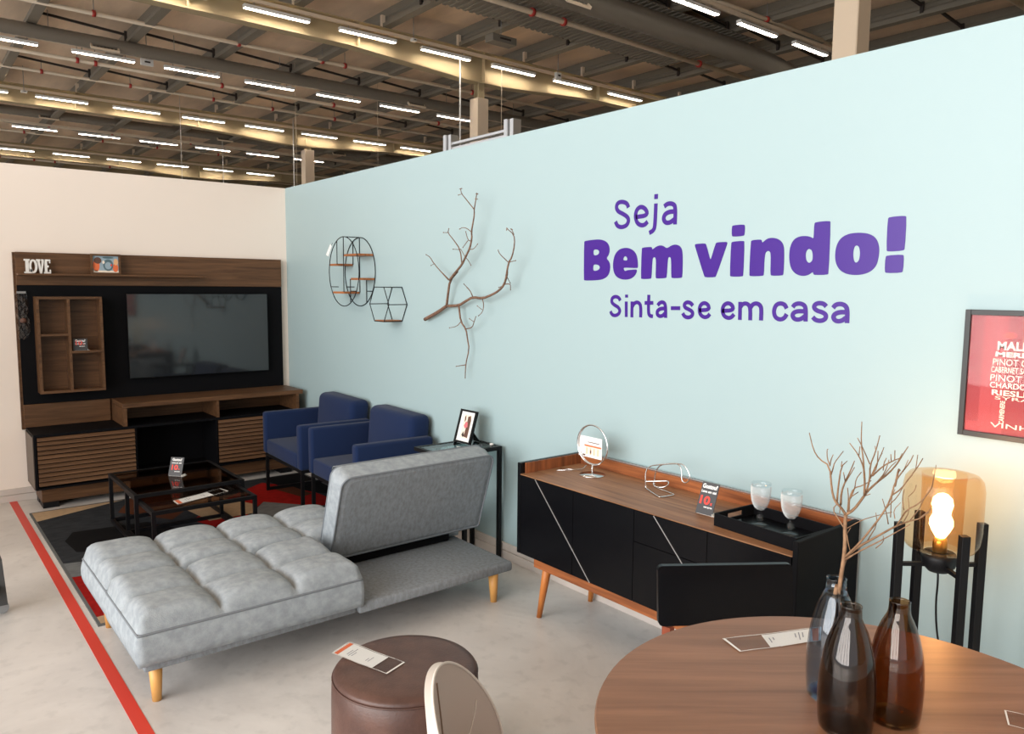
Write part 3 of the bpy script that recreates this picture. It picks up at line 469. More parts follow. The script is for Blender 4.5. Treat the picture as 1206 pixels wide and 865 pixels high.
# girders along y under the purlins
def girder(x, name_label):
    g = thing('roof_girder', name_label, 'girder', S(x, 4.6, 4.9))
    mb = MB()
    ys = [-3, 2.3, 4.2, 5.0, 6.9, 16.8]; zb = [4.87, 4.86, 4.74, 4.74, 4.86, 4.87]
    tw = .02
    def pt(yy, zz, dx): v = S(x, yy, zz); v.x += dx; return v
    poly = [(ys[i], zb[i]) for i in range(6)] + [(16.8, 5.19), (-3, 5.19)]
    mb.prism(poly, lambda q: pt(q[0], q[1], -tw / 2), lambda q: pt(q[0], q[1], tw / 2))
    mb.obj('web', M_['tan'], g)
    mb = MB()
    for i in range(5):
        mb.bar(pt(ys[i], zb[i], 0), pt(ys[i + 1], zb[i + 1], 0), .26, .025)
    mb.obj('bottom_flange', M_['tan'], g)
    MB().bar(pt(-3, 5.185, 0), pt(16.8, 5.185, 0), .26, .025).obj('top_flange', M_['tan'], g)
    for yy in (-2.3, .2, 2.45, 4.6, 7.1, 9.6):
        m2 = MB(); zz = 4.75 if abs(yy - 4.6) < .3 else 4.87
        p = pt(yy, zz, .07); q = pt(yy, 5.18, .07)
        m2.box((p.x - .055, p.y - .01, p.z), (q.x + .055, q.y + .01, q.z)); m2.obj('stiffener', M_['tan'], g)
    for j in range(-2, 9):
        yy = 1.52 + 1.29 * j
        p = pt(yy + .02, 5.2, .10)
        m2 = MB(); m2.box((p.x - .03, p.y - .05, p.z - .02), (p.x + .03, p.y + .03, p.z + .22)); m2.bar((p.x, p.y + .12, p.z), (p.x - .05, p.y + .26, p.z + .24), .035)
        m2.obj('cleat', M_['pipe'], g)
girder(-3.3, 'nearest tan steel roof girder, deepening over the cream column behind the mint wall')
girder(-10.3, 'second tan steel roof girder, over the small column above the room corner')
girder(-17.3, 'farthest tan steel roof girder, just above the cream wall top')
girder(3.7, 'roof girder carried by the large near column at upper right')
# columns
def column(x, y, zt, hw, label):
    g = thing('roof_column', label, 'column', (S(x, y, 0).x, S(x, y, 0).y, 0))
    p = S(x, y, zt)
    MB().box((p.x - hw, p.y - hw, 0), (p.x + hw, p.y + hw, p.z), .01).obj('casing', M_['column'], g)
    m2 = MB(); m2.box((p.x - hw * .55, p.y - hw * .55, p.z), (p.x - hw * .45, p.y + hw * .55, p.z + .36)); m2.box((p.x + hw * .45, p.y - hw * .55, p.z), (p.x + hw * .55, p.y + hw * .55, p.z + .36)); m2.box((p.x - hw * .55, p.y - .01, p.z), (p.x + hw * .55, p.y + .01, p.z + .36))
    m2.obj('steel_stub', M_['tan'], g)
column(-3.3, 4.55, 4.5, .15, 'cream boxed column standing behind the mint wall, below the nearest girder')
column(-10.3, 4.87, 4.66, .16, 'small distant cream column above the room corner')
column(3.68, 2.68, 5.0, .13, 'large near cream column cut by the top edge, behind the mint wall')

# tube lights
def light_proto():
    t = thing('tube_light', '', 'ceiling light', (0, 0, 0))
    h = 0.6
    mb = MB(); mb.box((-.045, -h, .016), (.045, h, .04)); mb.box((-.050, -h, -.028), (-.046, h, .04)); mb.box((.046, -h, -.022), (.050, h, .04)); mb.box((-.05, -h - .012, -.022), (.05, -h, .04)); mb.box((-.05, h, -.022), (.05, h + .012, .04))
    o1 = mb.obj('housing', M_['white'], t); kid(o1, t)
    mb = MB(); mb.tube([(0, -h, -.008), (0, h, -.008)], .021, 8)
    o2 = mb.obj('tube', M_['tube'], t); kid(o2, t)
    for sg in (-1, 1):
        o3 = MB().tube([(0, sg * h * .7, .041), (0, sg * h * .7, .099)], .007, 4).obj('hanger', M_['grey'], t); kid(o3, t)
    return t
proto = light_proto(); used = False
ORD = ['leftmost', 'second from left', 'third from left', 'fourth from left', 'fifth from left', 'sixth from left', 'seventh from left', 'eighth from left']
LR = [(-3.13, 'in the row along the nearest tan girder', 0, 7), (-6.58, 'in the row under the near grey duct', -1, 5),
      (-10.13, 'in the row along the second girder', -1, 6), (-13.55, 'in the row under the far duct', -1, 5), (-17.05, 'in the farthest row', -1, 5),
      (.45, 'in the row at upper right', 3, 5), (.46, 'in the upper right row towards the shop front', -3, 2)]
for xr, nm, k0, k1 in LR:
    for i, k in enumerate(range(k0, k1 + 1)):
        y = (-.05 if xr < -5 else 1.24 - 1.28) + 1.28 * (k + (0 if xr < -5 else 0)) + 0.02
        if xr in (.45, .46): y = 5.03 + 1.29 * (k - 3)
        z = 5.0
        if not used: o = proto; o.location = S(xr, y, z); used = True
        else: o = copy_tree(proto, None, S(xr, y, z))
        o['label'] = 'lit white tube light, %s %s' % (ORD[i], nm); o['group'] = 'tube lights under the hall ceiling'
# trunking rail over each row
for xr, nm in ((-3.13, 'along the nearest girder'), (-6.58, 'under the near grey duct'), (-10.13, 'along the second girder'), (-13.55, 'under the far duct'), (-17.05, 'in the farthest row'), (.45, 'at upper right beside the large duct')):
    p = S(xr, -3, 5.092); q = S(xr, 12, 5.092)
    o = MB().box((p.x - .03, p.y, p.z - .03), (p.x + .03, q.y, p.z + .03)).obj('light_rail', M_['pipe'])
    tag(o, 'cream cable trunking above the tube lights %s' % nm, 'light rail')

# ducts
def duct(x, z, rad, y0, y1, label, vents, bend=False):
    t = thing('air_duct', label, 'duct', S(x, y0, z))
    mb = MB(); pts = []; rs = []
    L = (y1 - y0) * KS; n = int(L / .07)
    for i in range(n + 1):
        v = S(x, y0, z) + Vector((0, L * i / n, 0)); pts.append(v); rs.append(rad * (1.0 if i % 2 else .965))
    if bend:
        e = pts[-1]
        for k in range(1, 14): pts.append(e + Vector((-.0 + .02 * k * k * .05, .16 * k, -.006 * k * k * .3))); rs.append(rad * (1.0 if k % 2 else .965))
    mb.tube(pts, rs, 20); mb.obj('duct_body', M_['duct'], t)
    for vy in vents:
        c = S(x, vy, z) + Vector((rad * .72, 0, -rad * .62))
        rot = Matrix.Translation(c) @ Matrix.Rotation(R(45), 4, 'Y')
        g = MB()
        for a, b in (((-.10, -.27, -.02), (.10, -.24, .03)), ((-.10, .24, -.02), (.10, .27, .03)), ((-.11, -.27, -.02), (-.09, .27, .03)), ((.09, -.27, -.02), (.11, .27, .03))): g.box(a, b, rot=rot)
        go = g.obj('vent_frame', M_['pipe'], t)
        MB().box((-.09, -.24, -.015), (.09, .24, -.005), rot=rot).obj('vent_back', M_['rod'], t)
        for j in range(7):
            s_ = MB().box((-.09, -.235 + j * .067, -.003), (.09, -.222 + j * .067, .02), rot=rot); s_.obj('vent_slat', M_['duct'], go)
    for j in range(0 if bend else int(L / 2.4)):
        v = S(x, y0, z) + Vector((0, 1.2 + 2.4 * j, 0))
        MB().tube([v + Vector((0, 0, rad)), v + Vector((0, 0, rad + .32))], .006, 5).obj('hanger', M_['grey'], t)
duct(-6.25, 5.09, .125 * KS * .78, -5, 12, 'near grey spiral duct crossing the upper left ceiling', (-.1, 5.2))
duct(-13.3, 5.28, .125 * KS * .78, -5, 13, 'far grey spiral duct low on the left of the ceiling', (0.2, 4.0, 7.1))
duct(-.25, 4.98, .15 * KS, -1.5, 7.0, 'large near grey spiral duct at the top centre, bending away behind the wall', (3.6,), True)

# pipes with red clamps
def pipe(pts, r, label, clamps, mname='pipe'):
    t = thing('sprinkler_pipe', label, 'pipe', S(*pts[0]))
    r *= 1.15
    MB().tube([S(*q) for q in pts], r, 8).obj('pipe_run', M_[mname], t)
    a = S(*pts[0]); b = S(*pts[-1])
    for c in clamps:
        y = S(0, c, 0).y; k = (y - a.y) / (b.y - a.y); p = a.lerp(b, k)
        MB().tube([p + Vector((0, -.03, 0)), p + Vector((0, .03, 0))], r * 1.5, 10).obj('clamp', M_['red'], t)
        MB().tube([p, p + Vector((0, 0, .07 if -2 < pts[0][0] < 0 else .30))], .007, 5).obj('hanger', M_['grey'], t)
pipe([(-5.25, -4, 5.2), (-5.42, 13, 5.2)], .037, 'cream sprinkler pipe between the nearest girder and the near duct', (-.4, 1.55, 2.9, 3.3, 5.9))
pipe([(-7.0, -4, 5.0), (-7.4, 13, 5.0)], .037, 'cream sprinkler pipe just beyond the near duct', (-.3, -.05, 1.9, 4.0, 6.4))
pipe([(-8.95, -4, 5.2), (-9.4, 13, 5.2)], .034, 'cream pipe running in front of the second girder', (-.5, .9, 2.4, 3.6, 5.0))
pipe([(-1.16, -2, 5.1), (-1.28, 10, 5.1)], .045, 'thick cream sprinkler pipe passing under the large duct', (3.85, 4.4, 7.3))
pipe([(.30, 2, 5.2), (.46, 10, 5.2)], .032, 'cream pipe beside the row of lights at upper right', (6.6,))
pipe([(-13.9, -4, 5.15), (-14.1, 13, 5.15)], .034, 'thin cream pipe beyond the far duct', (.3, 1.6, 3.4, 5.2))
pipe([(-15.4, -4, 5.2), (-15.7, 13, 5.2)], .034, 'thin cream pipe in front of the farthest girder', (0, 1.7, 3.0, 4.6))
pipe([(-18.6, -4, 5.0), (-18.8, 13, 5.0)], .034, 'lowest thin pipe, right above the cream wall top', (-.2, .6, 1.1, 2.5, 3.6))
pipe([(2.9, 1, 5.0), (3.0, 9, 5.0)], .06, 'thick cream pipe right of the large near column', ())
# short bright spray bars on the pipes
for (x, y, nm) in ((-7.15, 1.9, 'near the middle of the left ceiling'), (-7.2, 3.2, 'above the second girder'), (-1.5, 4.3, 'across the thick pipe'), (-1.5, 5.7, 'beside the bend of the large duct'), (-.9, 6.9, 'close to the mint wall top')):
    p = S(x, y, 5.24)
    tag(MB().bar(p + Vector((-.35, -.03, 0)), p + Vector((.35, .03, 0)), .03).obj('bracket_bar', M_['white']), 'short cream bracket bar on a sprinkler pipe, %s' % nm, 'bracket')
# corrugated panel over the large duct
mb = MB()
for j in range(46):
    y = 2.4 + j * .105
    mb.box(S(-1.9, y, 5.165), S(-.15, y + .05, 5.18))
mb.box(S(-1.9, 2.4, 5.18), S(-.15, 7.2, 5.186))
tag(mb.obj('corrugated_panel', M_['duct']), 'ribbed metal panel above the large near duct', 'panel')
# grey junction boxes, cameras, drop cables
def mini(name, cat, label, pos, size, m):
    p = S(*pos); a = Vector(size) / 2
    t = thing(name, label, cat, p)
    MB().box(p - a, p + a, .006).obj('box_body', M_[m], t)
    MB().tube([p + Vector((0, 0, a.z)), Vector((p.x, p.y, S(0, 0, 5.471).z))], .008, 5).obj('stem', M_['grey'], t)
    MB().box(p + Vector((a.x, -a.y * .4, -a.z * .2)), p + Vector((a.x + .008, a.y * .5, a.z * .3))).obj('face_slot', M_['rod'], t)
mini('emergency_light', 'emergency light', 'white emergency light box by the near duct vent', (-6.5, .55, 5.0), (.06, .26, .14), 'white')
mini('junction_box', 'junction box', 'cream box on the nearest girder at top left', (-3.2, .28, 5.12), (.12, .2, .16), 'pipe')
mini('junction_box', 'junction box', 'small white box on the nearest girder right of the cream column', (-2.98, 5.9, 5.02), (.08, .16, .15), 'white')
mini('smoke_detector', 'smoke detector', 'small round white detector on the nearest girder', (-3.03, 3.2, 5.05), (.1, .1, .06), 'white')
mini('smoke_detector', 'smoke detector', 'small detector left of the second light row', (-10.0, -.65, 5.02), (.14, .14, .05), 'white')
mini('floodlight', 'floodlight', 'grey trapezoid floodlight under the purlin left of the large duct', (-2.12, 4.05, 5.0), (.25, .6, .14), 'duct')
def drop(x, y, z0, z1, r, label, m='white'):
    p = S(x, y, z0); q = S(x, y, z1)
    tag(MB().tube([(p.x, p.y, p.z), (p.x, p.y, q.z)], r, 6).obj('drop_conduit', M_[m]), label, 'conduit')
drop(-3.1, 4.05, 4.97, 2.4, .018, 'thick white drop conduit left of the cream column behind the mint wall')
drop(-10.1, 4.45, 5.471, 2.0, .018, 'white conduit falling to the room corner')
drop(-10.1, 2.05, 5.471, 2.0, .007, 'thin white cable hanging from the second light row')
drop(-3.12, 4.85, 4.97, 3.9, .006, 'thin cable right of the cream column', 'pipe')
drop(-6.4, 2.9, 5.4, 2.0, .005, 'thin cable near the middle of the ceiling', 'pipe')
drop(-13.4, 4.0, 5.471, 3.0, .012, 'short white drop from the far light row')
drop(-6.4, 4.5, 5.4, 2.0, .005, 'thin cable left of the second column', 'pipe')
# aluminium profile frame standing behind the mint wall
t = thing('profile_frame', 'grey aluminium profile frame showing above the mint wall top', 'frame', (2.3, .2, 0))
for x in (2.27, 2.92):
    m2 = MB()
    m2.box((x - .045, .17, 0), (x - .015, .23, 2.60)); m2.box((x - .008, .185, 0), (x + .012, .215, 2.60)); m2.box((x + .018, .17, 0), (x + .045, .23, 2.595))
    m2.obj('post', M_['alu'], t)
m2 = MB().box((2.3, .185, 2.50), (2.9, .215, 2.515)); m2.box((2.3, .18, 2.53), (2.9, .22, 2.545)); m2.obj('rail', M_['alu'], t)
M_['shelfwood'] = wood('shelf_wood', rgb(176, 108, 60), rgb(120, 70, 38), 'x', 1); M_['chairwood'] = wood('reddish_chair_wood', rgb(150, 74, 46), rgb(110, 50, 30), 'z', 1)

# ------------------------------------------------------------------ floor tape and rug
tag(MB().box((-.02 + .02, -2.16, 0), (5.2, -2.112, .0012)).obj('floor_tape', M_['tape']), 'long straight strip of red tape on the concrete floor', 'tape')
rg = MB()
rg.box((.45, -2.088, 0), (2.70, -.10, .009), mi=0)
zt = .0096
def rpoly(pts, mi, k=0): rg.add([(x, y, zt + k * .0004) for x, y in pts], [tuple(range(len(pts)))], mi)
Mr = [mat('rug_grey_edge', rgb(96, 98, 98), .95, spec=.1), mat('rug_tan_wool', rgb(176, 150, 120), .95, spec=.1, var=.15, vscale=(30, 30, 30)), mat('rug_charcoal_wool', rgb(50, 53, 57), .95, spec=.1, var=.35, vscale=(25, 12, 12)),
      mat('rug_black_wool', rgb(14, 14, 16), .95, spec=.1), mat('rug_grey_wool', rgb(112, 115, 117), .95, spec=.1, var=.25, vscale=(25, 12, 12)), mat('rug_red_wool', rgb(150, 24, 20), .95, spec=.1, var=.25, vscale=(20, 20, 20)), mat('rug_brown_wool', rgb(78, 44, 28), .95, spec=.1)]
rpoly([(.47, -2.075), (2.69, -2.075), (2.69, -.12), (.47, -.12)], 2)
rpoly([(.47, -2.075), (.71, -2.075), (.40 + .08, -1.50)], 1, 1)
rpoly([(1.27, -2.0), (1.10, -1.93), (1.15, -1.5), (1.6, -1.3), (1.75, -1.6), (1.53, -1.98)], 3, 1)
rpoly([(1.70, -2.075), (1.96, -2.075), (2.05, -1.7), (1.75, -1.9)], 4, 1)
rpoly([(1.96, -2.075), (2.60, -2.075), (2.60, -1.2), (2.05, -1.6)], 5, 1)
rpoly([(2.60, -2.075), (2.69, -2.075), (2.69, -1.2), (2.60, -1.2)], 1, 1)
rpoly([(.47, -1.45), (.80, -1.60), (1.2, -1.35), (.9, -1.12), (.47, -1.2)], 6, 1)
rpoly([(.60, -.50), (.95, -.30), (1.5, -.25), (1.6, -.5), (1.15, -.70), (1.45, -.95), (1.75, -1.1), (1.3, -1.25), (.9, -.9)], 5, 1)
rpoly([(.92, -1.22), (.75, -.95), (1.15, -.78), (1.38, -.84), (1.38, -1.16)], 1, 2)
rpoly([(1.15, -.70), (1.45, -.92), (1.9, -.9), (2.0, -.35), (1.5, -.42)], 4, 2)
rpoly([(.47, -.45), (.80, -.43), (1.2, -.25), (1.2, -.12), (.47, -.12)], 3, 2)
rpoly([(.85, -.50), (.80, -.36), (1.15, -.32), (1.2, -.42)], 6, 3)
rg = tag(rg.obj('area_rug', Mr, None), 'rug of charcoal, black, red and tan shards under the glass tables', 'rug')

# ------------------------------------------------------------------ TV wall unit
tu = thing('tv_wall_unit', 'walnut and black television wall unit with slatted doors against the cream wall', 'tv unit', (.22, -1.05, 0))
MB().box((.004, -2.05, .53), (.028, -.07, 1.82), .002).obj('back_panel', M_['walnut_y'], tu)
MB().box((.028, -2.052, .53), (.034, -2.03, 1.82)).box((.004, -2.056, .53), (.034, -2.05, 1.82)).obj('side_edge', M_['walnut_y'], tu)
MB().box((.0285, -2.04, 1.586), (.05, -.072, 1.822), .002).obj('top_board', M_['walnut_y'], tu)
MB().box((.0285, -2.04, .715), (.044, -.072, 1.584)).obj('black_panel', M_['mblack'], tu)
MB().box((.05, -2.04, 1.654), (.15, -.75, 1.669), .002).obj('display_shelf', M_['walnut_y'], tu)
MB().box((.0285, -2.04, .545), (.05, -1.47, .713), .002).obj('lower_board', M_['walnut_y'], tu)
# niche box
nb = MB(); y0, y1, z0, z1, xd, t = -1.945, -1.52, .80, 1.503, .18, .018
nb.box((.045, y0, z0), (xd, y0 + t, z1)).box((.045, y1 - t, z0), (xd, y1, z1)).box((.045, y0 + t, z0), (xd, y1 - t, z0 + t)).box((.045, y0 + t, z1 - t), (xd, y1 - t, z1))
no = nb.obj('niche_frame', M_['walnut_y'], tu)
MB().box((.0445, y0 + t, z0 + t), (.052, y1 - t, z1 - t)).obj('niche_back', M_['walnut_y'], no)
ym = -1.742
MB().box((.052, ym - .009, z0 + t), (xd - .002, ym + .009, z1 - t)).obj('niche_divider', M_['walnut_y'], no)
MB().box((.052, y0 + t, 1.217), (xd - .003, ym - .009, 1.234)).obj('niche_shelf', M_['walnut_y'], no)
MB().box((.052, ym + .009, 1.087), (xd - .003, y1 - t, 1.104)).obj('niche_shelf', M_['walnut_y'], no)
# console
MB().box((.0505, -1.46, .682), (.42, -.055, .716), .002).obj('console_top', M_['walnut_y'], tu)
MB().box((.0505, -1.46, .546), (.42, -1.434, .681)).obj('end_panel', M_['walnut_y'], tu)
MB().box((.0505, -.776, .546), (.405, -.756, .681)).obj('divider', M_['walnut_y'], tu)
MB().box((.0505, -.115, .10), (.42, -.092, .681)).obj('end_panel', M_['walnut_y'], tu)
MB().box((.0505, -1.433, .575), (.058, -.777, .681)).box((.0505, -.755, .575), (.058, -.116, .681)).obj('cubby_back', M_['walnut_y'], tu)
for yc in (-1.17, -.45):
    MB().tube([(.0585, yc, .65), (.0595, yc, .65)], .024, 16).obj('cable_hole', M_['mblack'], tu)
MB().box((.0505, -2.035, .528), (.425, -.116, .545)).obj('cabinet_top', M_['mblack'], tu)
MB().box((.0505, -2.035, .150), (.418, -2.020, .527)).box((.0505, -2.02, .150), (.07, -.116, .527)).box((.0505, -2.02, .150), (.418, -.116, .163)).box((.0505, -1.385, .163), (.418, -1.372, .527)).box((.0505, -.79, .163), (.418, -.777, .527)).obj('carcass', M_['mblack'], tu)
MB().box((.0505, -2.0405, .150), (.40, -2.036, .527)).obj('end_face', mat('grey_brown_laminate', rgb(96, 84, 74), .5), tu)
for ya, yb in ((-2.015, -1.388), (-.772, -.12)):
    d = MB().box((.405, ya, .172), (.416, yb, .524)).obj('door', M_['mblack'], tu)
    n = 11; hh = (.524 - .172) / n
    for k in range(n):
        z = .172 + k * hh
        m2 = MB(); pr = [(.4165, z + .006), (.431, z + .007), (.425, z + hh * .6), (.4165, z + hh - .001)]
        m2.prism(pr, lambda q: Vector((q[0], ya, q[1])), lambda q: Vector((q[0], yb, q[1])))
        m2.obj('slat', M_['walnut_y'], d)
MB().box((.07, -1.995, .045), (.355, -.14, .149)).obj('plinth', M_['walnut_y'], tu)
for ya in (-1.99, -.24):
    MB().box((.20, ya, 0), (.35, ya + .10, .044)).obj('foot', M_['black'], tu)
MB().box((.06, ya, 0), (.16, ya + .10, .044)).obj('foot', M_['black'], tu)
MB().box((.06, -1.99, 0), (.16, -1.89, .044)).obj('foot', M_['black'], tu)
MB().tube([(.0705, -1.19, .495), (.073, -1.19, .495)], .013, 12).obj('cable_hole', M_['grey'], tu)
# television
tv = thing('television', 'flat black television with glossy dark screen on the wall unit', 'television', (.07, -.78, .862))
MB().box((.05, -1.25, .95), (.075, -.3, 1.42)).box((.045, -.95, 1.05), (.051, -.6, 1.3)).obj('rear_housing', M_['mblack'], tv)
MB().box((.0755, -1.337, .860), (.100, -.221, 1.527), .002).obj('bezel', M_['dblack'], tv)
MB().box((.1002, -1.331, .868), (.1012, -.227, 1.521)).obj('screen', M_['screen'], tv)

# LOVE letters
lv = MB(); X0, X1 = .09, .115
def glyph(poly, y0, s, z0=1.669):
    lv.prism([(y0 + u * s, z0 + v * .102) for u, v in poly], lambda q: Vector((X0, q[0], q[1])), lambda q: Vector((X1, q[0], q[1])))
s = .05
glyph([(0, 0), (.95, 0), (.95, .3), (.72, .3), (.72, .12), (.55, .12), (.55, .88), (.7, .88), (.7, 1), (0, 1), (0, .88), (.18, .88), (.18, .12), (0, .12)], -1.995, s)
ring = []; 
n = 20
for k in range(n):
    a = 2 * pi * k / n; a2 = 2 * pi * (k + 1) / n
    c = (-1.940 + .0, 1.720)
    p = [(c[0] + .026 * cos(a), c[1] + .050 * sin(a)), (c[0] + .026 * cos(a2), c[1] + .050 * sin(a2)), (c[0] + .012 * cos(a2), c[1] + .036 * sin(a2)), (c[0] + .012 * cos(a), c[1] + .036 * sin(a))]
    lv.prism(p, lambda q: Vector((X0, q[0], q[1])), lambda q: Vector((X1, q[0], q[1])))
glyph([(0, .88), (0, 1), (.5, 1), (.5, .88), (.42, .88), (.55, .35), (.68, .88), (.6, .88), (.6, 1), (1.05, 1), (1.05, .88), (.95, .88), (.65, 0), (.42, 0), (.12, .88)], -1.920, s)
glyph([(0, 0), (.85, 0), (.85, .28), (.7, .28), (.7, .12), (.42, .12), (.42, .44), (.6, .44), (.6, .58), (.42, .58), (.42, .88), (.68, .88), (.68, .74), (.82, .74), (.82, 1), (0, 1), (0, .88), (.1, .88), (.1, .12), (0, .12)], -1.874, s)
lvo = tag(lv.obj('love_letters', M_['white'], None), 'white LOVE letters standing on the unit shelf', 'ornament')

# landscape picture frame on the unit shelf
pf = thing('picture_frame', 'small walnut-framed colourful photo on the television unit shelf', 'picture frame', (.12, -1.47, 1.669))
def frame_yz(par, x, y0, y1, z0, z1, fw, d, m):
    MB().box((x - d, y0, z0), (x, y0 + fw, z1)).box((x - d, y1 - fw, z0), (x, y1, z1)).box((x - d, y0 + fw, z0), (x, y1 - fw, z0 + fw)).box((x - d, y0 + fw, z1 - fw), (x, y1 - fw, z1)).obj('frame', m, par)
frame_yz(pf, .12, -1.572, -1.368, 1.670, 1.822, .014, .022, M_['walnut_y'])
MB().box((.100, -1.558, 1.684), (.106, -1.382, 1.808)).obj('backing', M_['mblack'], pf)
ph = MB(); X = .1065
def patch(mb, pts, mi, k): mb.add([(X + .0003 * k, -1.558 + u * .176, 1.684 + v * .124) for u, v in pts], [tuple(range(len(pts)))], mi)
patch(ph, [(0, 0), (1, 0), (1, 1), (0, 1)], 0, 0)
def blob(cx, cy, rx, ry, n=14): return [(cx + rx * cos(2 * pi * k / n), cy + ry * sin(2 * pi * k / n)) for k in range(n)]
patch(ph, blob(.14, .42, .13, .38), 1, 1); patch(ph, blob(.2, .72, .15, .2), 2, 2); patch(ph, blob(.6, .45, .2, .36), 3, 3); patch(ph, blob(.6, .42, .13, .22), 0, 4)
patch(ph, blob(.88, .3, .11, .27), 1, 2); patch(ph, blob(.9, .65, .09, .2), 4, 3); patch(ph, blob(.6, .9, .22, .06), 3, 4); patch(ph, blob(.72, .45, .035, .07), 5, 6); patch(ph, blob(.42, .62, .05, .1), 6, 5)
patch(ph, [(0, 0), (1, 0), (1, .12), (0, .12)], 6, 1)
ph.obj('photo', [M_['bluep'], M_['orange'], M_['dark_print'], mat('teal_print', rgb(86, 110, 118), .5), M_['peach'], M_['signred'], M_['creamp']], pf, fixn=False)
# clear plastic packet hanging on the left edge
pk = MB(); nn = 9
for i in range(nn):
    for j in range(5):
        pass
gv = []
for i in range(13):
    for j in range(6):
        u = j / 5; v = i / 12
        wv = .078 * (1 if v > .15 else .6 + v * 2.6)
        gv.append((.062 + .012 * sin(i * 1.9 + j * 2.3) + .006 * sin(j * 5.1), -2.062 + (u) * wv + .012 * (1 - v), 1.195 + v * .335))
pk.add(gv, [(i * 6 + j, i * 6 + j + 1, (i + 1) * 6 + j + 1, (i + 1) * 6 + j) for i in range(12) for j in range(5)])
pt_ = thing('plastic_packet', 'crumpled clear plastic packet hanging on the left edge of the television unit', 'packet', (.06, -2.03, 1.2))
pk.obj('film', M_['film'], pt_, fixn=False)
MB().box((.05, -2.045, 1.525), (.075, -1.99, 1.54)).obj('clip', M_['grey'], pt_)
MB().lathe([(.001, -.02), (.018, -.012), (.022, 0), (.018, .012), (.001, .02)], 10, c=(.070, -2.015, 1.33)).obj('contents', M_['dark_print'], pt_)

# ------------------------------------------------------------------ small charcoal price signs
def price_sign(c, yaw, label, wd=.085, h=.125, lean=18):
    """card leaning back on a white foot; c = base centre of its front edge, yaw = direction the face looks to"""
    t = thing('price_sign', label, 'sign', c, 0, None); t.rotation_euler = (0, 0, yaw)
    bpy.context.view_layer.update()
    rot = Matrix.Rotation(R(-lean), 4, 'X')
    # local: face looks to -y, width along x
    def f(u, v, k=0): return rot @ Vector((u, -.0016 - .0003 * k, v + .002))
    m2 = MB(); m2.box((-wd / 2, -.001, .001), (wd / 2, .0015, h), rot=rot)
    co = m2.obj('card', M_['sign'], t, world=False)
    q = MB(); q.box((-wd / 2 + .006, .0, 0), (wd / 2 + .012, .045, .0015)); q.box((wd / 2 - .0, -.004, 0), (wd / 2 + .0015, .045, .01)); q.obj('foot', M_['white'], t, world=False)
    tx = MB(); fit_text(tx, 'Gostou?', .024, f, -.034, .034, h - .026, .0009); fit_text(tx, 'Leve em até', .014, f, -.034, .034, h - .044, .0004); fit_text(tx, 'sem juros', .010, f, -.008, .03, .026, .0003)
    tx.obj('white_print', M_['paper'], co, world=False, fixn=False)
    tx = MB(); fit_text(tx, '10', .046, f, -.032, .014, .040, .0016); fit_text(tx, 'x', .018, f, .017, .027, .040, .0009)
    tx.obj('red_print', M_['signred'], co, world=False, fixn=False)
    return t
price_sign((.150, -1.672, 1.1045), R(90), 'charcoal 10x price sign in the niche of the television unit', .094, .088, 3)

# ------------------------------------------------------------------ nesting coffee tables
def frame_table(label, x0, y0, x1, y1, z, group, bw=.022, bottom=True):
    t = thing('coffee_table', label, 'coffee table', ((x0 + x1) / 2, (y0 + y1) / 2, .0108), 0, group)
    h = bw / 2; Z0 = .0108
    m2 = MB()
    zt = z - h
    for a, b in (((x0, y0 + h), (x1, y0 + h)), ((x0, y1 - h), (x1, y1 - h))): m2.bar((a[0], a[1], zt), (b[0], b[1], zt), bw)
    for xx in (x0 + h, x1 - h): m2.bar((xx, y0 + bw, zt), (xx, y1 - bw, zt), bw)
    m2.obj('top_frame', M_['black'], t)
    for xx in (x0 + h, x1 - h):
        for yy in (y0 + h, y1 - h):
            MB().bar((xx, yy, Z0), (xx, yy, z - bw), bw).obj('leg', M_['black'], t)
    m2 = MB(); zb = Z0 + h
    for yy in (y0 + h, y1 - h): m2.bar((x0 + bw, yy, zb), (x1 - bw, yy, zb), bw * .98)
    for xx in (x0 + h, x1 - h): m2.bar((xx, y0 + bw, zb), (xx, y1 - bw, zb), bw * .98)
    m2.obj('floor_rail', M_['black'], t)
    MB().box((x0 + bw, y0 + bw, z - .009), (x1 - bw, y1 - bw, z - .003)).obj('glass_top', M_['smoke'], t)
    return t
frame_table('taller black coffee table with smoked glass top, holding the price sign', 1.0, -1.69, 1.70, -1.03, .342, None)
frame_table('lower black coffee table with smoked glass top, nested towards the sofa bed', 1.33, -1.665, 1.985, -1.055, .302, None)
price_sign((1.335, -1.36, .3395), R(42), 'charcoal 10x price sign standing on the taller glass coffee table', .095, .125, 20)
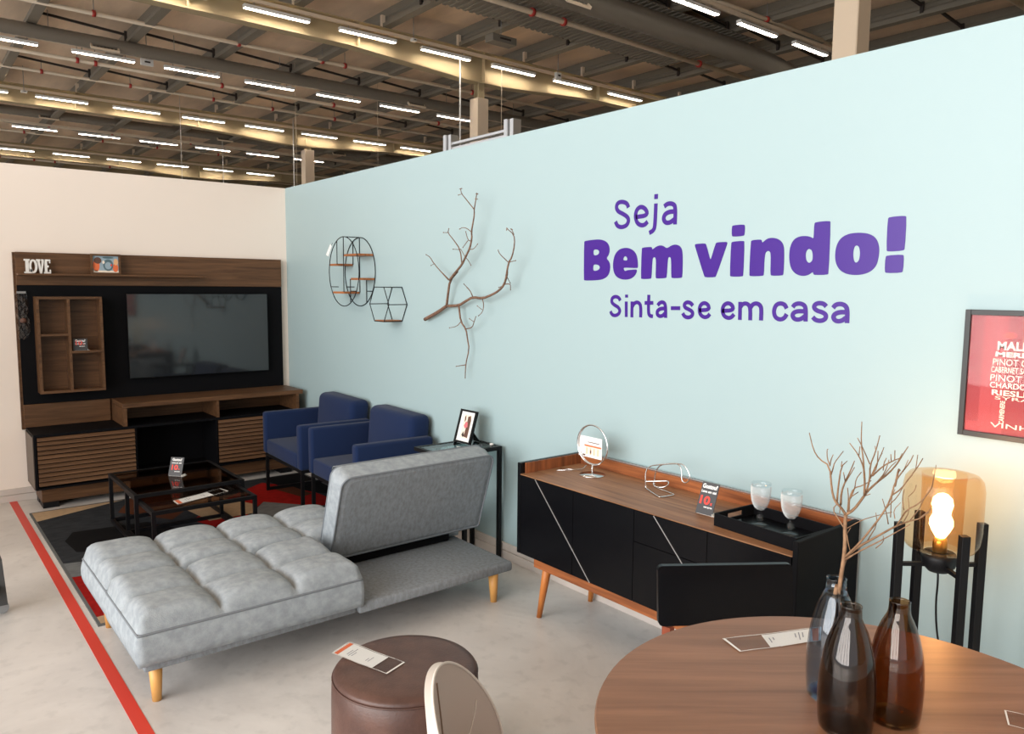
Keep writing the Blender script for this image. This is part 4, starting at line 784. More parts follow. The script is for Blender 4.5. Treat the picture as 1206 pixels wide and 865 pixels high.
def hang_tag(label, corners, z, flip=False, nplast=.33, qr=True):
    """price leaflet in a clear sleeve lying flat; corners = printed end (2) then plastic end (2)"""
    t = thing('price_leaflet', label, 'leaflet', (corners[0][0], corners[0][1], z))
    A, B, Cc, D = [Vector((c[0], c[1], 0)) for c in corners]   # A,B printed end ; C next to B, D next to A
    def f(u, v, k=0):
        p = A.lerp(D, u).lerp(B.lerp(Cc, u), v); return Vector((p.x, p.y, z + .0012 + .00025 * k + .0008 * sin(u * 9)))
    def quad(mb, u0, v0, u1, v1, k, mi=0):
        n = 6
        vs = []
        for i in range(n + 1):
            u = u0 + (u1 - u0) * i / n; vs += [f(u, v0, k), f(u, v1, k)]
        mb.add(vs, [(2 * i, 2 * i + 1, 2 * i + 3, 2 * i + 2) for i in range(n)], mi)
    m2 = MB(); quad(m2, .02, .05, 1 - nplast, .95, 0); o = m2.obj('paper', M_['paper'], t, fixn=False)
    m2 = MB(); quad(m2, .03, .06, .10, .94, 1); m2.obj('orange_band', M_['orange'], o, fixn=False)
    m2 = MB()
    for (u, v0, v1) in ((.2, .25, .6), (.24, .2, .75), (.28, .25, .55), (.52, .3, .5), (.56, .3, .65)): quad(m2, u, v0, u + .012, v1, 1)
    m2.obj('fine_print', M_['greyprint'], o, fixn=False)
    m2 = MB(); quad(m2, 0, 0, 1, 1, 3); m2.obj('sleeve', M_['bag'], t, fixn=False)
    m2 = MB(); quad(m2, 0, 0, 1, .035, 3); quad(m2, 0, .965, 1, 1, 3); quad(m2, .975, .035, 1, .965, 3); quad(m2, 0, .035, .015, .965, 3)
    m2.obj('sleeve_edge', M_['white'], t, fixn=False)
    return t
hang_tag('price leaflet in a clear sleeve on the lower glass coffee table', [(1.80, -1.50), (1.90, -1.50), (1.78, -1.16), (1.68, -1.18)], .300, nplast=.3)

# ------------------------------------------------------------------ navy armchairs
def armchair(loc, rz, label):
    t = thing('armchair', label, 'armchair', loc, rz, 'navy armchairs with black steel legs')
    bpy.context.view_layer.update()
    W, D = .78, .565; a = .075
    def B(x0, y0, z0, x1, y1, z1, bev, name, m, seg=3):
        o = MB().box((x0, y0, z0), (x1, y1, z1), bev, seg=seg, smooth=True).obj(name, m, t, world=False); return o
    B(-W / 2, -D / 2, .30, -W / 2 + a, D / 2 - .02, .62, .02, 'armrest', M_['blue'])
    B(W / 2 - a, -D / 2, .30, W / 2, D / 2 - .02, .62, .02, 'armrest', M_['blue'])
    B(-W / 2 + a + .001, -D / 2 + .004, .302, W / 2 - a - .001, D / 2 - .14, .412, .014, 'seat', M_['blue'])
    m2 = MB().box((-W / 2 + a + .002, D / 2 - .155, .31), (W / 2 - a - .002, D / 2, .765), .045, seg=4, smooth=True)
    m2.v = [(x, y + max(0, z - .41) * .10 - .02, z - (.02 * (abs(x) / .3) ** 2 if z > .6 else 0)) for x, y, z in m2.v]
    m2.obj('backrest', M_['blue'], t, world=False)
    L = MB(); bw = .022; h = bw / 2
    for sx in (-1, 1):
        x = sx * (W / 2 - .03)
        for y in (-D / 2 + .025, D / 2 - .05):
            MB().bar((x, y, 0), (x, y, .30), bw).obj('leg', M_['black'], t, world=False)
        L.bar((x, -D / 2 + .036, .012), (x, D / 2 - .061, .012), bw)
        L.bar((x, -D / 2 + .036, .288), (x, D / 2 - .061, .288), bw)
    for y in (-D / 2 + .025, D / 2 - .05): L.bar((-W / 2 + .041, y, .288), (W / 2 - .041, y, .288), bw)
    L.obj('base_frame', M_['black'], t, world=False)
    return t
armchair((1.225, -.305, .0108), R(-2.5), 'navy fabric armchair nearer the television unit')
armchair((2.055, -.305, .0108), R(-2.5), 'navy fabric armchair between the other armchair and the sofa bed')

# ------------------------------------------------------------------ sofa bed
sb = thing('sofa_bed', 'grey tufted click-clack sofa bed with one backrest half raised and pale wooden legs', 'sofa bed', (3.1, -1.2, 0))
def f1(u): return max(0.0, 1 - abs(2 * u - 1) ** 2.6)
def cushion(name, x0, x1, y0, y1, z0, zp, nx, ny, puff, m, par):
    """tufted cushion: bulged side band up to the piping at zp, puffed cells on top"""
    mb = MB(); sx, sy = 18 * nx, 18 * ny
    V = []
    ed = .055
    for i in range(sx + 1):
        for j in range(sy + 1):
            u = i / sx; v = j / sy
            cu = (u * nx) % 1 if i < sx else 1; cv = (v * ny) % 1 if j < sy else 1
            x = x0 + u * (x1 - x0); y = y0 + v * (y1 - y0)
            dx = min(x - x0, x1 - x, ) ; dy = min(y - y0, y1 - y)
            d = min(dx, dy); e = min(1, d / ed); e = math.sqrt(max(0, 1 - (1 - e) ** 2))
            # interior seams dip; the outer half cells only fall off at the very edge
            def cell(c, k, n):
                g = f1(c)
                if k == 0 and c < .5: g = 1
                if k == n - 1 and (c >= .5 or c == 1): g = 1
                return g
            iu = min(nx - 1, int(u * nx)); iv = min(ny - 1, int(v * ny))
            g = (cell(cu, iu, nx) * cell(cv, iv, ny)) ** .42
            pinch = 0
            z = zp + e * (.028 + puff * g) + .010 * e * sin(x * 9) * 0
            V.append((x, y, z))
    Fc = [(i * (sy + 1) + j, (i + 1) * (sy + 1) + j, (i + 1) * (sy + 1) + j + 1, i * (sy + 1) + j + 1) for i in range(sx) for j in range(sy)]
    mb.add(V, Fc, 0, True)
    top = mb
    # side band
    per = []
    for i in range(sx + 1): per.append((x0 + (x1 - x0) * i / sx, y0, 0, -1))
    for j in range(1, sy + 1): per.append((x1, y0 + (y1 - y0) * j / sy, 1, 0))
    for i in range(sx - 1, -1, -1): per.append((x0 + (x1 - x0) * i / sx, y1, 0, 1))
    for j in range(sy - 1, 0, -1): per.append((x0, y0 + (y1 - y0) * j / sy, -1, 0))
    n = len(per); vs = []
    for k in range(6):
        tt = k / 5; bul = .012 * sin(pi * tt)
        for (x, y, nx_, ny_) in per: vs.append((x + nx_ * bul, y + ny_ * bul, zp + (z0 - zp) * tt))
    fs = [(k * n + q, k * n + (q + 1) % n, (k + 1) * n + (q + 1) % n, (k + 1) * n + q) for k in range(5) for q in range(n)]
    fs.append(tuple(5 * n + q for q in range(n)))
    mb.add(vs, fs, 0, True)
    o = mb.obj(name, m, par, fixn=True)
    MB().tube([(x, y, zp) for x, y, _, _ in per], .005, 6, closed=True).obj('piping', M_['piping'], o)
    return o
cushion('seat_cushion', 2.625, 3.118, -2.125, -.33, .20, .315, 2, 6, .055, M_['sofa'], sb)
cushion('folded_back_cushion', 3.122, 3.64, -2.125, -1.205, .188, .312, 2, 3, .055, M_['sofa'], sb)
MB().box((2.66, -2.10, .150), (3.61, -1.22, .187), .008, seg=2, smooth=True).box((2.66, -1.219, .148), (3.63, -.345, .198), .012, seg=2, smooth=True).obj('base_slab', M_['sofaback'], sb)
MB().box((2.9, -1.13, .199), (3.17, -.42, .25), .01).obj('hinge_gap_shade', M_['mblack'], sb)  # black box for the hinge, also standing in for the gap's dark shadow
# raised backrest half
L = .46; th = .135; al = math.atan2(.15, .44)
org = Vector((3.205, -.705, .262)); ax = Vector((sin(al), 0, cos(al))); nrm = Vector((cos(al), 0, -sin(al)))
def bk(u, v, wv): return org + Vector((0, 1, 0)) * u + ax * v + nrm * wv   # u along y, v up the back, w = thickness (0 = rear face)
hw = .45
br_ = MB(); nu, nv = 40, 20
per2 = []
def rrect(u, v, r):  # rounded rectangle outline param
    return u, v
rr_ = .05
out2 = []
def arc(cx, cy, a0, a1, n=5):
    for k in range(n + 1):
        a = a0 + (a1 - a0) * k / n; out2.append((cx + rr_ * cos(a), cy + rr_ * sin(a)))
arc(hw - rr_, L - rr_, 0, pi / 2); arc(-hw + rr_, L - rr_, pi / 2, pi); arc(-hw + .015, .015, pi, 1.5 * pi, 2) if False else None
out2 += [(-hw, 0.01), (-hw + .01, 0), (hw - .01, 0), (hw, .01)]
N = len(out2); vs = []
lay = [(1.0, 0.0), (1.0, -.03), (1.018, -th * .5), (1.0, -th + .02)]
for s_, wv in lay:
    for (u, v) in out2: vs.append(bk(u * s_, L / 2 + (v - L / 2) * s_, wv))
fs = [(k * N + q, k * N + (q + 1) % N, (k + 1) * N + (q + 1) % N, (k + 1) * N + q) for k in range(len(lay) - 1) for q in range(N)]
br_.add(vs, fs, 0, True)
bro = br_.obj('raised_backrest', M_['sofa'], sb)
bp = MB(); bp.add([bk(u, v, .002) for u, v in out2], [tuple(range(N))]); bp.add([bk(u * .96, L / 2 + (v - L / 2) * .96, .004) for u, v in out2], [tuple(range(N))]);
bp = MB(); c1 = [bk(u, v, 0) for u, v in out2]; c2 = [bk(u * .93, L / 2 + (v - L / 2) * .9, .006) for u, v in out2]
bp.add(c1 + c2, [(q, (q + 1) % N, N + (q + 1) % N, N + q) for q in range(N)] + [tuple(N + q for q in range(N))], 0, False)
bp.obj('rear_cover', M_['sofaback'], bro)
# tufted front of the raised half
ft = MB(); nx_, ny_ = 3, 2; sx, sy = 36, 24; V = []
for i in range(sx + 1):
    for j in range(sy + 1):
        u = i / sx; v = j / sy
        du = min(u, 1 - u) * 2 * hw; dv = min(v, 1 - v) * L; e = min(1, min(du, dv) / .05); e = math.sqrt(max(0, 1 - (1 - e) ** 2))
        cu = (u * nx_) % 1; cv = (v * ny_) % 1
        g = (max(f1(cu), 1 if u < .15 or u > .85 else 0) * max(f1(cv), 1 if v < .2 or v > .8 else 0)) ** .55
        V.append(bk(-hw + u * 2 * hw, v * L, -th + .02 - e * (.01 + .035 * g)))
ft.add(V, [(i * (sy + 1) + j, (i + 1) * (sy + 1) + j, (i + 1) * (sy + 1) + j + 1, i * (sy + 1) + j + 1) for i in range(sx) for j in range(sy)], 0, True)
ft.obj('tufted_front', M_['sofa'], bro, fixn=False)
MB().tube([bk(u, v, .002) for u, v in out2], .005, 6, closed=True).obj('piping', M_['piping'], bro)
MB().tube([bk(u, L / 2 + (v - L / 2), -th + .02) for u, v in out2], .005, 6, closed=True).obj('piping', M_['piping'], bro)
for (x, y) in ((3.545, -2.045), (3.60, -.445), (2.73, -2.045), (2.73, -.43)):
    zb = .0108 if x < 2.7 else .0
    if x < 2.74: zb = .0
    dx = .012 if x > 3 else -.012
    MB().lathe([(.0155, 0), (.024, .150 - zb)], 20, c=(0, 0, 0), cap0=True, cap1=True)
    m2 = MB(); m2.tube([(x, y, zb), (x - dx * .4, y, .1499)], [.017, .0265], 20); m2.obj('leg', M_['legwood'], sb)

# ------------------------------------------------------------------ narrow black side table with glass top
st = thing('side_table', 'narrow black steel side table with glass top behind the raised backrest', 'side table', (2.98, -.235, 0))
x0, x1, y0, y1, z, bw = 2.845, 3.135, -.45, -.03, .678, .022
m2 = MB(); h = bw / 2
for yy in (y0 + h, y1 - h): m2.bar((x0, yy, z - h), (x1, yy, z - h), bw)
for xx in (x0 + h, x1 - h): m2.bar((xx, y0 + bw, z - h), (xx, y1 - bw, z - h), bw)
m2.obj('top_frame', M_['black'], st)
for xx in (x0 + h, x1 - h):
    for yy in (-.29, y1 - h): MB().bar((xx, yy, 0), (xx, yy, z - bw), bw).obj('leg', M_['black'], st)
MB().box((x0 + bw, y0 + bw, z - .009), (x1 - bw, y1 - bw, z - .002)).obj('glass_top', glass('aqua_tinted_glass', (.55, .65, .65, 1), .03, 1.6), st)

def easel_frame(c, yaw, label, wd, h, lean, fw=.012):
    t = thing('picture_frame', label, 'picture frame', c, 0); t.rotation_euler = (0, 0, yaw)
    rot = Matrix.Rotation(R(-lean), 4, 'X')
    m2 = MB()
    m2.box((-wd / 2, -.012, 0), (-wd / 2 + fw, .004, h), rot=rot).box((wd / 2 - fw, -.012, 0), (wd / 2, .004, h), rot=rot).box((-wd / 2 + fw, -.012, 0), (wd / 2 - fw, .004, fw), rot=rot).box((-wd / 2 + fw, -.012, h - fw), (wd / 2 - fw, .004, h), rot=rot)
    m2.obj('frame', M_['black'], t, world=False)
    MB().box((-wd / 2 + fw, -.004, fw), (wd / 2 - fw, .003, h - fw), rot=rot).obj('mat_board', M_['paper'], t, world=False)
    m2 = MB()
    def g(u, v, k=0): return rot @ Vector((-wd / 2 + u * wd, -.0045 - .0003 * k, v * h))
    def pp(pts, mi, k=0): m2.add([g(u, v, k) for u, v in pts], [tuple(range(len(pts)))], mi)
    pp([(.26, .16), (.74, .16), (.74, .86), (.26, .86)], 0)
    pp([(.48, .20), (.72, .18), (.73, .70), (.66, .84), (.50, .80), (.52, .5)], 1, 1)
    pp([(.36, .52), (.44, .66), (.56, .62), (.60, .50), (.46, .44)], 2, 2); pp([(.34, .24), (.42, .36), (.50, .22), (.44, .18)], 3, 2); pp([(.32, .78), (.38, .84), (.42, .70), (.36, .62)], 1, 2)
    m2.obj('photo', [M_['creamp'], M_['dark_print'], M_['pink_print'], M_['rod']], t, world=False, fixn=False)
    m2 = MB(); s0 = rot @ Vector((0, .004, h * .55)); fy = s0.y + .075
    m2.prism([(-.018, 0), (.018, 0), (.018, 1), (-.018, 1)], lambda q: Vector((q[0], s0.y, s0.z)).lerp(Vector((q[0] * 1.5, fy, .001)), q[1] if False else (0 if q[1] == 1 else 1)), lambda q: Vector((q[0], s0.y - .003, s0.z)).lerp(Vector((q[0] * 1.5, fy - .003, .001)), (0 if q[1] == 1 else 1)))
    m2.obj('easel_back', M_['black'], t, world=False)
    return t
easel_frame((2.935, -.17, .6785), R(3), 'black-framed portrait photo leaning on the narrow side table', .15, .20, 17)
tag(MB().lathe([(.001, 0), (.012, 0), (.012, .008), (.001, .010)], 12, c=(3.075, -.06, .679)).obj('small_lid', M_['white']), 'tiny pale object at the corner of the side table', 'trinket')

# ------------------------------------------------------------------ sideboard
sd = thing('sideboard', 'walnut sideboard with black doors, silver diagonal strips and splayed legs', 'sideboard', (4.51, -.24, 0))
X0s, X1s, YF, YB = 3.775, 5.26, -.44, -.022
MB().box((X0s, YF, .309), (X0s + .022, YB, .757), .002).obj('side_panel', M_['dblack'], sd)
MB().box((X1s - .022, YF, .309), (X1s, YB, .757), .003).obj('side_panel', M_['mblack'], sd)
MB().box((X0s + .0225, YF + .001, .700), (X1s - .0225, YB - .024, .704)).box((X0s + .0225, YF + .02, .682), (X1s - .0225, YB - .024, .700)).obj('top_board', M_['walnut_x'], sd)
MB().box((X0s + .0225, YB - .023, .33), (X1s - .0225, YB - .005, .7545)).obj('back_board', M_['walnut_edge'], sd)
MB().box((X0s, YB - .0045, .31), (X1s, YB + .004, .759)).obj('back_edge', M_['grey'], sd)
MB().box((X0s + .0225, YF + .03, .704), (X0s + .032, YB - .024, .755)).obj('inner_lining', wood('walnut_upright', rgb(160, 92, 52), rgb(80, 44, 26), 'z', 1), sd)
MB().box((X0s + .0225, YF + .022, .312), (X1s - .0225, YB - .024, .681)).obj('carcass', M_['mblack'], sd)
xs = [3.800, 4.168, 4.529, 4.892, 5.237]
g = .0015
MB()
for i in range(2):
    d = MB().box((xs[i] + g, YF, .311), (xs[i + 1] - g, YF + .018, .698)).obj('door', M_['dblack'], sd)
dr = []
for i in (2, 3):
    for za, zb in ((.311, .565), (.568, .698)):
        dr.append(MB().box((xs[i] + g, YF, za), (xs[i + 1] - g, YF + .018, zb)).obj('drawer' if za > .5 else 'door', M_['dblack'], sd))
for xa, xb in ((3.909, 4.282), (4.633, 5.006)):
    MB().bar((xa, YF - .001, .698), (xb, YF - .001, .311), .0015, .005, up=(0, 1, 0)).obj('silver_strip', M_['silver'], sd)
for xa, xb in ((4.02, 3.86), (4.28, 4.50)):
    pass
MB().box((3.90, YF + .005, .270), (5.16, YF + .03, .3085)).box((3.90, YB - .04, .270), (5.16, YB - .015, .3085)).box((3.90, YF + .0305, .270), (3.925, YB - .041, .3085)).box((5.135, YF + .0305, .270), (5.16, YB - .041, .3085)).obj('base_frame', M_['walnut_edge'], sd)
for (xt, xb, yt, yb) in ((3.965, 3.885, -.40, -.375 - .01), (3.965, 3.90, -.08, -.05), (5.10, 5.17, -.40, -.385), (5.10, 5.17, -.08, -.05)):
    m2 = MB(); m2.tube([(xb, yb, 0), (xt, yt, .3085)], [.0125, .023], 18); m2.obj('leg', M_['legwood2'], sd)

# things on the sideboard
mr = thing('photo_holder', 'chrome ring photo holder with a small card on the sideboard', 'photo holder', (4.025, -.18, .7045))
MB().lathe([(.001, 0), (.062, 0), (.062, .004), (.001, .006)], 36, c=(4.025, -.18, .7045)).obj('foot', M_['chrome'], mr)
MB().tube([(4.025, -.18, .709), (4.025, -.18, .755)], .004, 10).obj('stem', M_['chrome'], mr)
yw = R(0); ctr = Vector((4.022, -.18, .851))
def ringp(rad, n=48): return [ctr + Vector((cos(2 * pi * k / n) * rad * cos(.05), cos(2 * pi * k / n) * rad * sin(.05), sin(2 * pi * k / n) * rad)) for k in range(n)]
m2 = MB(); m2.tube(ringp(.096), .0038, 8, closed=True); m2.obj('ring', M_['chrome'], mr)
m2 = MB(); m2.tube([p_ + Vector((.0, .006, 0)) for p_ in ringp(.094)], .0022, 6, closed=True); m2.obj('inner_ring', M_['chrome'], mr)
cd = thing('photo_card', 'white card with a peach building print held in the chrome ring', 'card', (4.0, -.172, .77))
MB().box((3.925, -.1745, .786), (4.080, -.172, .886)).obj('card_sheet', M_['paper'], cd)
m2 = MB()
def cp(u0, v0, u1, v1, mi, k=1): m2.add([(3.925 + u * .155, -.1746 - .0003 * k, .786 + v * .1) for u, v in ((u0, v0), (u1, v0), (u1, v1), (u0, v1))], [(0, 1, 2, 3)], mi)
cp(.28, .12, .97, .55, 0); cp(.25, .52, .98, .60, 1, 2); cp(.4, .72, .9, .76, 2, 2); cp(.18, .04, .3, .12, 2, 2)
for k in range(4): cp(.34 + k * .16, .14, .38 + k * .16, .46, 3, 2)
cp(.5, .2, .56, .36, 2, 3)
m2.obj('building_print', [M_['creamp'], M_['orange'], M_['dark_print'], M_['peach']], cd, fixn=False)
# two thin stems at the left of the ring: a lying chrome clip
tag(MB().tube([(3.86, -.26, .708), (3.90, -.20, .708), (3.93, -.15, .712), (3.935, -.13, .73)], .002, 6).tube([(3.84, -.22, .708), (3.91, -.18, .708), (3.93, -.15, .712)], .002, 6).obj('wire_clip', M_['chrome']), 'thin chrome wire lying left of the ring photo holder', 'wire')

wh = MB()
def cr(pts, n=3): return chaikin(pts, n, False)
z0 = .7075
# bent wire bottle holder
base = [(4.35, -.167, .74), (4.35, -.167, .712), (4.355, -.17, z0), (4.483, -.235, z0), (4.492, -.232, z0), (4.503, -.155, z0), (4.497, -.148, z0), (4.365, -.122, z0), (4.362, -.12, .712), (4.362, -.12, .74)]
wh.tube(cr(base, 2), .0028, 8)
arch = [(4.35, -.167, .73), (4.345, -.165, .78), (4.360, -.16, .808), (4.40, -.155, .822), (4.51, -.15, .848), (4.55, -.15, .850), (4.582, -.15, .81), (4.576, -.15, .782), (4.553, -.15, .768), (4.535, -.15, .780), (4.530, -.14, .81), (4.51, -.135, .847), (4.43, -.125, .829), (4.385, -.12, .81), (4.362, -.12, .77), (4.362, -.12, .72)]
wh.tube(cr(arch, 2), .0028, 8)
loop = [(4.35, -.167, .738), (4.40, -.14, .745), (4.44, -.12, .752), (4.455, -.135, .742), (4.445, -.155, .728), (4.40, -.165, .722), (4.362, -.13, .728)]
wh.tube(cr(loop, 2), .0028, 8)
tag(wh.obj('wire_bottle_holder', M_['chrome']), 'bent chrome wire bottle holder on the sideboard', 'bottle holder')
price_sign((4.757, -.285, .7045), R(3), 'charcoal 10x price sign leaning beside the black tray on the sideboard', .078, .13, 22)
# tray
tr = thing('serving_tray', 'black wooden tray with cut-out handles on the sideboard', 'tray', (5.055, -.265, .7045), R(-4))
bpy.context.view_layer.update()
TW, TD, TH = .36, .235, .048
MB().box((-TW / 2 + .008, -TD / 2 + .008, 0), (TW / 2 - .008, TD / 2 - .008, .008)).obj('tray_floor', M_['dblack'], tr, world=False)
MB().box((-TW / 2, -TD / 2, 0), (TW / 2, -TD / 2 + .0075, TH), .001).obj('long_side', M_['mblack'], tr, world=False)
MB().box((-TW / 2, TD / 2 - .0075, 0), (TW / 2, TD / 2, TH), .001).obj('long_side', M_['mblack'], tr, world=False)
for sx in (-1, 1):
    xa, xb = (-TW / 2, -TW / 2 + .0075) if sx < 0 else (TW / 2 - .0075, TW / 2)
    ya, yb = -TD / 2 + .0078, TD / 2 - .0078
    m2 = MB(); m2.box((xa, ya, 0), (xb, yb, .016)).box((xa, ya, .036), (xb, yb, TH)).box((xa, ya, .016), (xb, -.045, .036)).box((xa, .045, .016), (xb, yb, .036)); m2.obj('handle_side', M_['mblack'], tr, world=False)
def goblet(x, y, z, label):
    t = thing('goblet', label, 'glass', (x, y, z), 0, 'clear goblets on the black tray')
    MB().lathe([(.001, .0005), (.033, .0005), (.034, .002), (.012, .006), (.006, .010), (.006, .014), (.012, .020), (.0145, .028), (.012, .036), (.006, .041), (.009, .046), (.006, .050), (.007, .056), (.014, .060)], 32, c=(x, y, z)).obj('stem', M_['clear'], t)
    # cut bowl: a lattice of little facets
    prof = [(.012, .060), (.020, .068), (.027, .080), (.032, .095), (.0345, .110), (.0355, .128), (.036, .150)]
    m2 = MB(); n = 44; rows = 34; vs = []
    for i in range(rows + 1):
        s_ = i / rows * (len(prof) - 1); k = min(len(prof) - 2, int(s_)); fr = s_ - k
        r = prof[k][0] * (1 - fr) + prof[k + 1][0] * fr; zz = prof[k][1] * (1 - fr) + prof[k + 1][1] * fr
        for j in range(n):
            a = 2 * pi * j / n; bump = .0019 * (1 if (i + j) % 2 else -1) * min(1, i / 4)
            vs.append((x + (r + bump) * cos(a), y + (r + bump) * sin(a), z + zz))
    m2.add(vs, [(i * n + j, i * n + (j + 1) % n, (i + 1) * n + (j + 1) % n, (i + 1) * n + j) for i in range(rows) for j in range(n)], 0, False)
    m2.obj('bowl', M_['cut'], t)
    MB().lathe([(.0368, .150), (.0372, .162), (.0365, .163), (.0345, .162), (.034, .15), (.0325, .11), (.025, .082), (.001, .064)], 40, c=(x, y, z)).obj('rim', M_['clear'], t)
M_['cut'] = glass('cut_glass', (.97, .97, .97, 1), .15, 1.35)
nt = M_['cut'].node_tree; df = nt.nodes.new('ShaderNodeBsdfDiffuse'); df.inputs[0].default_value = (.9, .9, .9, 1)
m3 = nt.nodes.new('ShaderNodeMixShader'); m3.inputs[0].default_value = .22
o_ = [n for n in nt.nodes if n.type == 'OUTPUT_MATERIAL'][0]; src = o_.inputs[0].links[0].from_socket
nt.links.new(src, m3.inputs[1]); nt.links.new(df.outputs[0], m3.inputs[2]); nt.links.new(m3.outputs[0], o_.inputs[0])
goblet(4.985, -.245, .7128, 'clear cut-glass goblet farther from the lamp, at the back of the tray')
goblet(5.118, -.255, .7128, 'clear cut-glass goblet nearer the lamp, at the tray corner')

# ------------------------------------------------------------------ wall decoration
wf = lambda u, v: (u, 0, v)
t = thing('wall_lettering', 'bold purple Bem vindo! lettering on the mint wall', 'lettering', (4.3, 0, 1.63))
for (outer, holes) in HEAVY:
    fill2d('letter', soft(outer), [soft(h) for h in holes], wf, M_['purple'], t, (0, -.0015, 0))
def stroke_word(word, wd, label):
    xs_ = [q[0] for g in word for pl in g for q in pl]; zs = [q[1] for g in word for pl in g for q in pl]
    t = thing('wall_lettering', label, 'lettering', (sum(xs_) / len(xs_), 0, min(zs)))
    for g in word:
        mb = MB()
        for kk, pl in enumerate(g):
            p = [tuple(q) for q in pl]
            if len(p) > 2: p = chaikin(p, 2, False)
            ribbon(mb, p, wd, wf, (0, -.0015 - .0006 * kk, 0))
        mb.obj('letter', M_['purple'], t)
stroke_word(SEJA, .0205, 'purple word Seja above the bold lettering on the mint wall')
stroke_word(SINTA, .0175, 'purple line Sinta-se em casa under the bold lettering')

# branch on the wall
bm_ = MB()
for L_ in WALLBRANCH:
    p = [(q[0], q[1], q[2]) for q in L_]; r = [q[3] for q in L_]
    pr = [a + (b_,) for a, b_ in zip(p, r)]
    if len(pr) > 2: pr = chaikin(pr, 1, False)
    bm_.tube([q[:3] for q in pr], [q[3] for q in pr], 8)
    if L_[-1][3] < .003:
        e = Vector(L_[-1][:3]); bm_.lathe([(.0005, -.004), (.003, -.001), (.003, .002), (.0005, .004)], 6, c=e)
tag(bm_.obj('wall_branch', M_['bark'], None), 'bare dried branch mounted on the mint wall', 'branch')

# round shelf rack: front ring and back ring joined by four small boards
rk = thing('wall_rack', 'round black wire wall rack with four small wooden shelves', 'wall shelf', (1.365, -.07, 1.44))
cx, cz, rr2, dp = 1.365, 1.705, .238, .135
wr = .0035
for yy in (-.004, -dp):
    MB().tube([(cx + rr2 * cos(2 * pi * k / 56), yy, cz + 1.07 * rr2 * sin(2 * pi * k / 56)) for k in range(56)], wr, 6, closed=True).obj('ring', M_['black'], rk)
def chord(x): return math.sqrt(max(0, rr2 ** 2 - (x - cx) ** 2)) * 1.07
m2 = MB()
for yy in (-.004, -dp):
    m2.tube([(1.365, yy, cz + chord(1.365)), (1.365, yy, 1.553)], wr, 6)
    m2.tube([(1.26, yy, cz + chord(1.26)), (1.26, yy, 1.759)], wr, 6)
    m2.tube([(1.47, yy, 1.650), (1.47, yy, cz - chord(1.47))], wr, 6)
    m2.tube([(1.150, yy, 1.592), (1.275, yy, 1.592)], wr, 6); m2.tube([(1.47, yy, 1.562), (1.56, yy, 1.562)], wr, 6)
m2.tube([(cx, -.004, cz + 1.07 * rr2), (cx, -dp, cz + 1.07 * rr2)], wr, 6)
m2.obj('wire_frame', M_['black'], rk)
for (xa, xb, z) in ((1.131, 1.262, 1.759), (1.366, 1.580, 1.826), (1.470, 1.600, 1.652), (1.180, 1.368, 1.551)):
    MB().box((xa, -dp + .003, z - .009), (xb, -.008, z + .006), .001).obj('shelf_board', M_['shelfwood'], rk)
tg = thing('hang_tag', 'white paper tag hanging from the round wall rack', 'tag', (1.18, -.14, 1.82))
MB().add([(1.11, -.150, 1.835), (1.175, -.142, 1.865), (1.135, -.146, 1.915), (1.185, -.140, 1.900)], [(0, 1, 3, 2)])
m2 = MB(); m2.prism([(1.085, 1.835), (1.125, 1.822), (1.185, 1.895), (1.165, 1.915)], lambda q: Vector((q[0], -.1400, q[1])), lambda q: Vector((q[0], -.1412, q[1]))); m2.obj('paper', M_['paper'], tg)
MB().tube([(1.178, -.1405, 1.903), (1.195, -.138, 1.92)], .0012, 5).obj('string', M_['rod'], tg)
# hexagonal rack
hx = thing('wall_rack', 'hexagonal black wire wall rack with one wooden shelf', 'wall shelf', (1.91, -.07, 1.35))
hc, hz, hr, dp2 = 1.908, 1.476, .132, .145
hexp = [(hc - hr, hz), (hc - hr * .5, hz + .117), (hc + hr * .5, hz + .117), (hc + hr, hz), (hc + hr * .5, hz - .117), (hc - hr * .5, hz - .117)]
for yy in (-.004, -dp2):
    MB().tube([(x, yy, z) for x, z in hexp], wr, 6, closed=True).obj('hexagon', M_['black'], hx)
m2 = MB()
for k in (0, 1, 2, 3, 4, 5): m2.tube([(hexp[k][0], -.004, hexp[k][1]), (hexp[k][0], -dp2, hexp[k][1])], wr, 6)
m2.obj('cross_wires', M_['black'], hx)
MB().box((hc - hr * .5, -dp2 + .003, hz - .121), (hc + hr * .5, -.008, hz - .109), .001).obj('shelf_board', M_['shelfwood'], hx)

# wine picture
wp = thing('framed_picture', 'black-framed red wine poster at the right edge of the mint wall', 'picture', (5.88, 0, 1.12))
PX0, PX1, PZ0, PZ1 = 5.569, 6.19, 1.127, 1.541; fw = .017
m2 = MB()
for a, b in (((PX0, PZ0), (PX0 + fw, PZ1)), ((PX1 - fw, PZ0), (PX1, PZ1)), ((PX0 + fw, PZ0), (PX1 - fw, PZ0 + fw)), ((PX0 + fw, PZ1 - fw), (PX1 - fw, PZ1))):
    m2.box((a[0], -.026, a[1]), (b[0], -.001, b[1]), .001)
m2.obj('frame', mat('charcoal_frame', (.018, .018, .018, 1), .4), wp)
pn = MB().box((PX0 + fw, -.016, PZ0 + fw), (PX1 - fw, -.010, PZ1 - fw)).obj('print', M_['wine'], wp)
m2 = MB()
def band(x0, z0, x1, z1, k=1): m2.add([(x0, -.0161 - .0003 * k, z0), (x1, -.0161 - .0003 * k, z0), (x1, -.0161 - .0003 * k, z1), (x0, -.0161 - .0003 * k, z1)], [(0, 1, 2, 3)])
band(5.625, PZ0 + fw, 5.660, PZ1 - fw); band(5.661, PZ0 + fw, 5.695, PZ1 - fw); band(5.590, PZ0 + fw, 5.625, PZ0 + .05)
m2.obj('pale_band', M_['wine2'], pn, fixn=False)
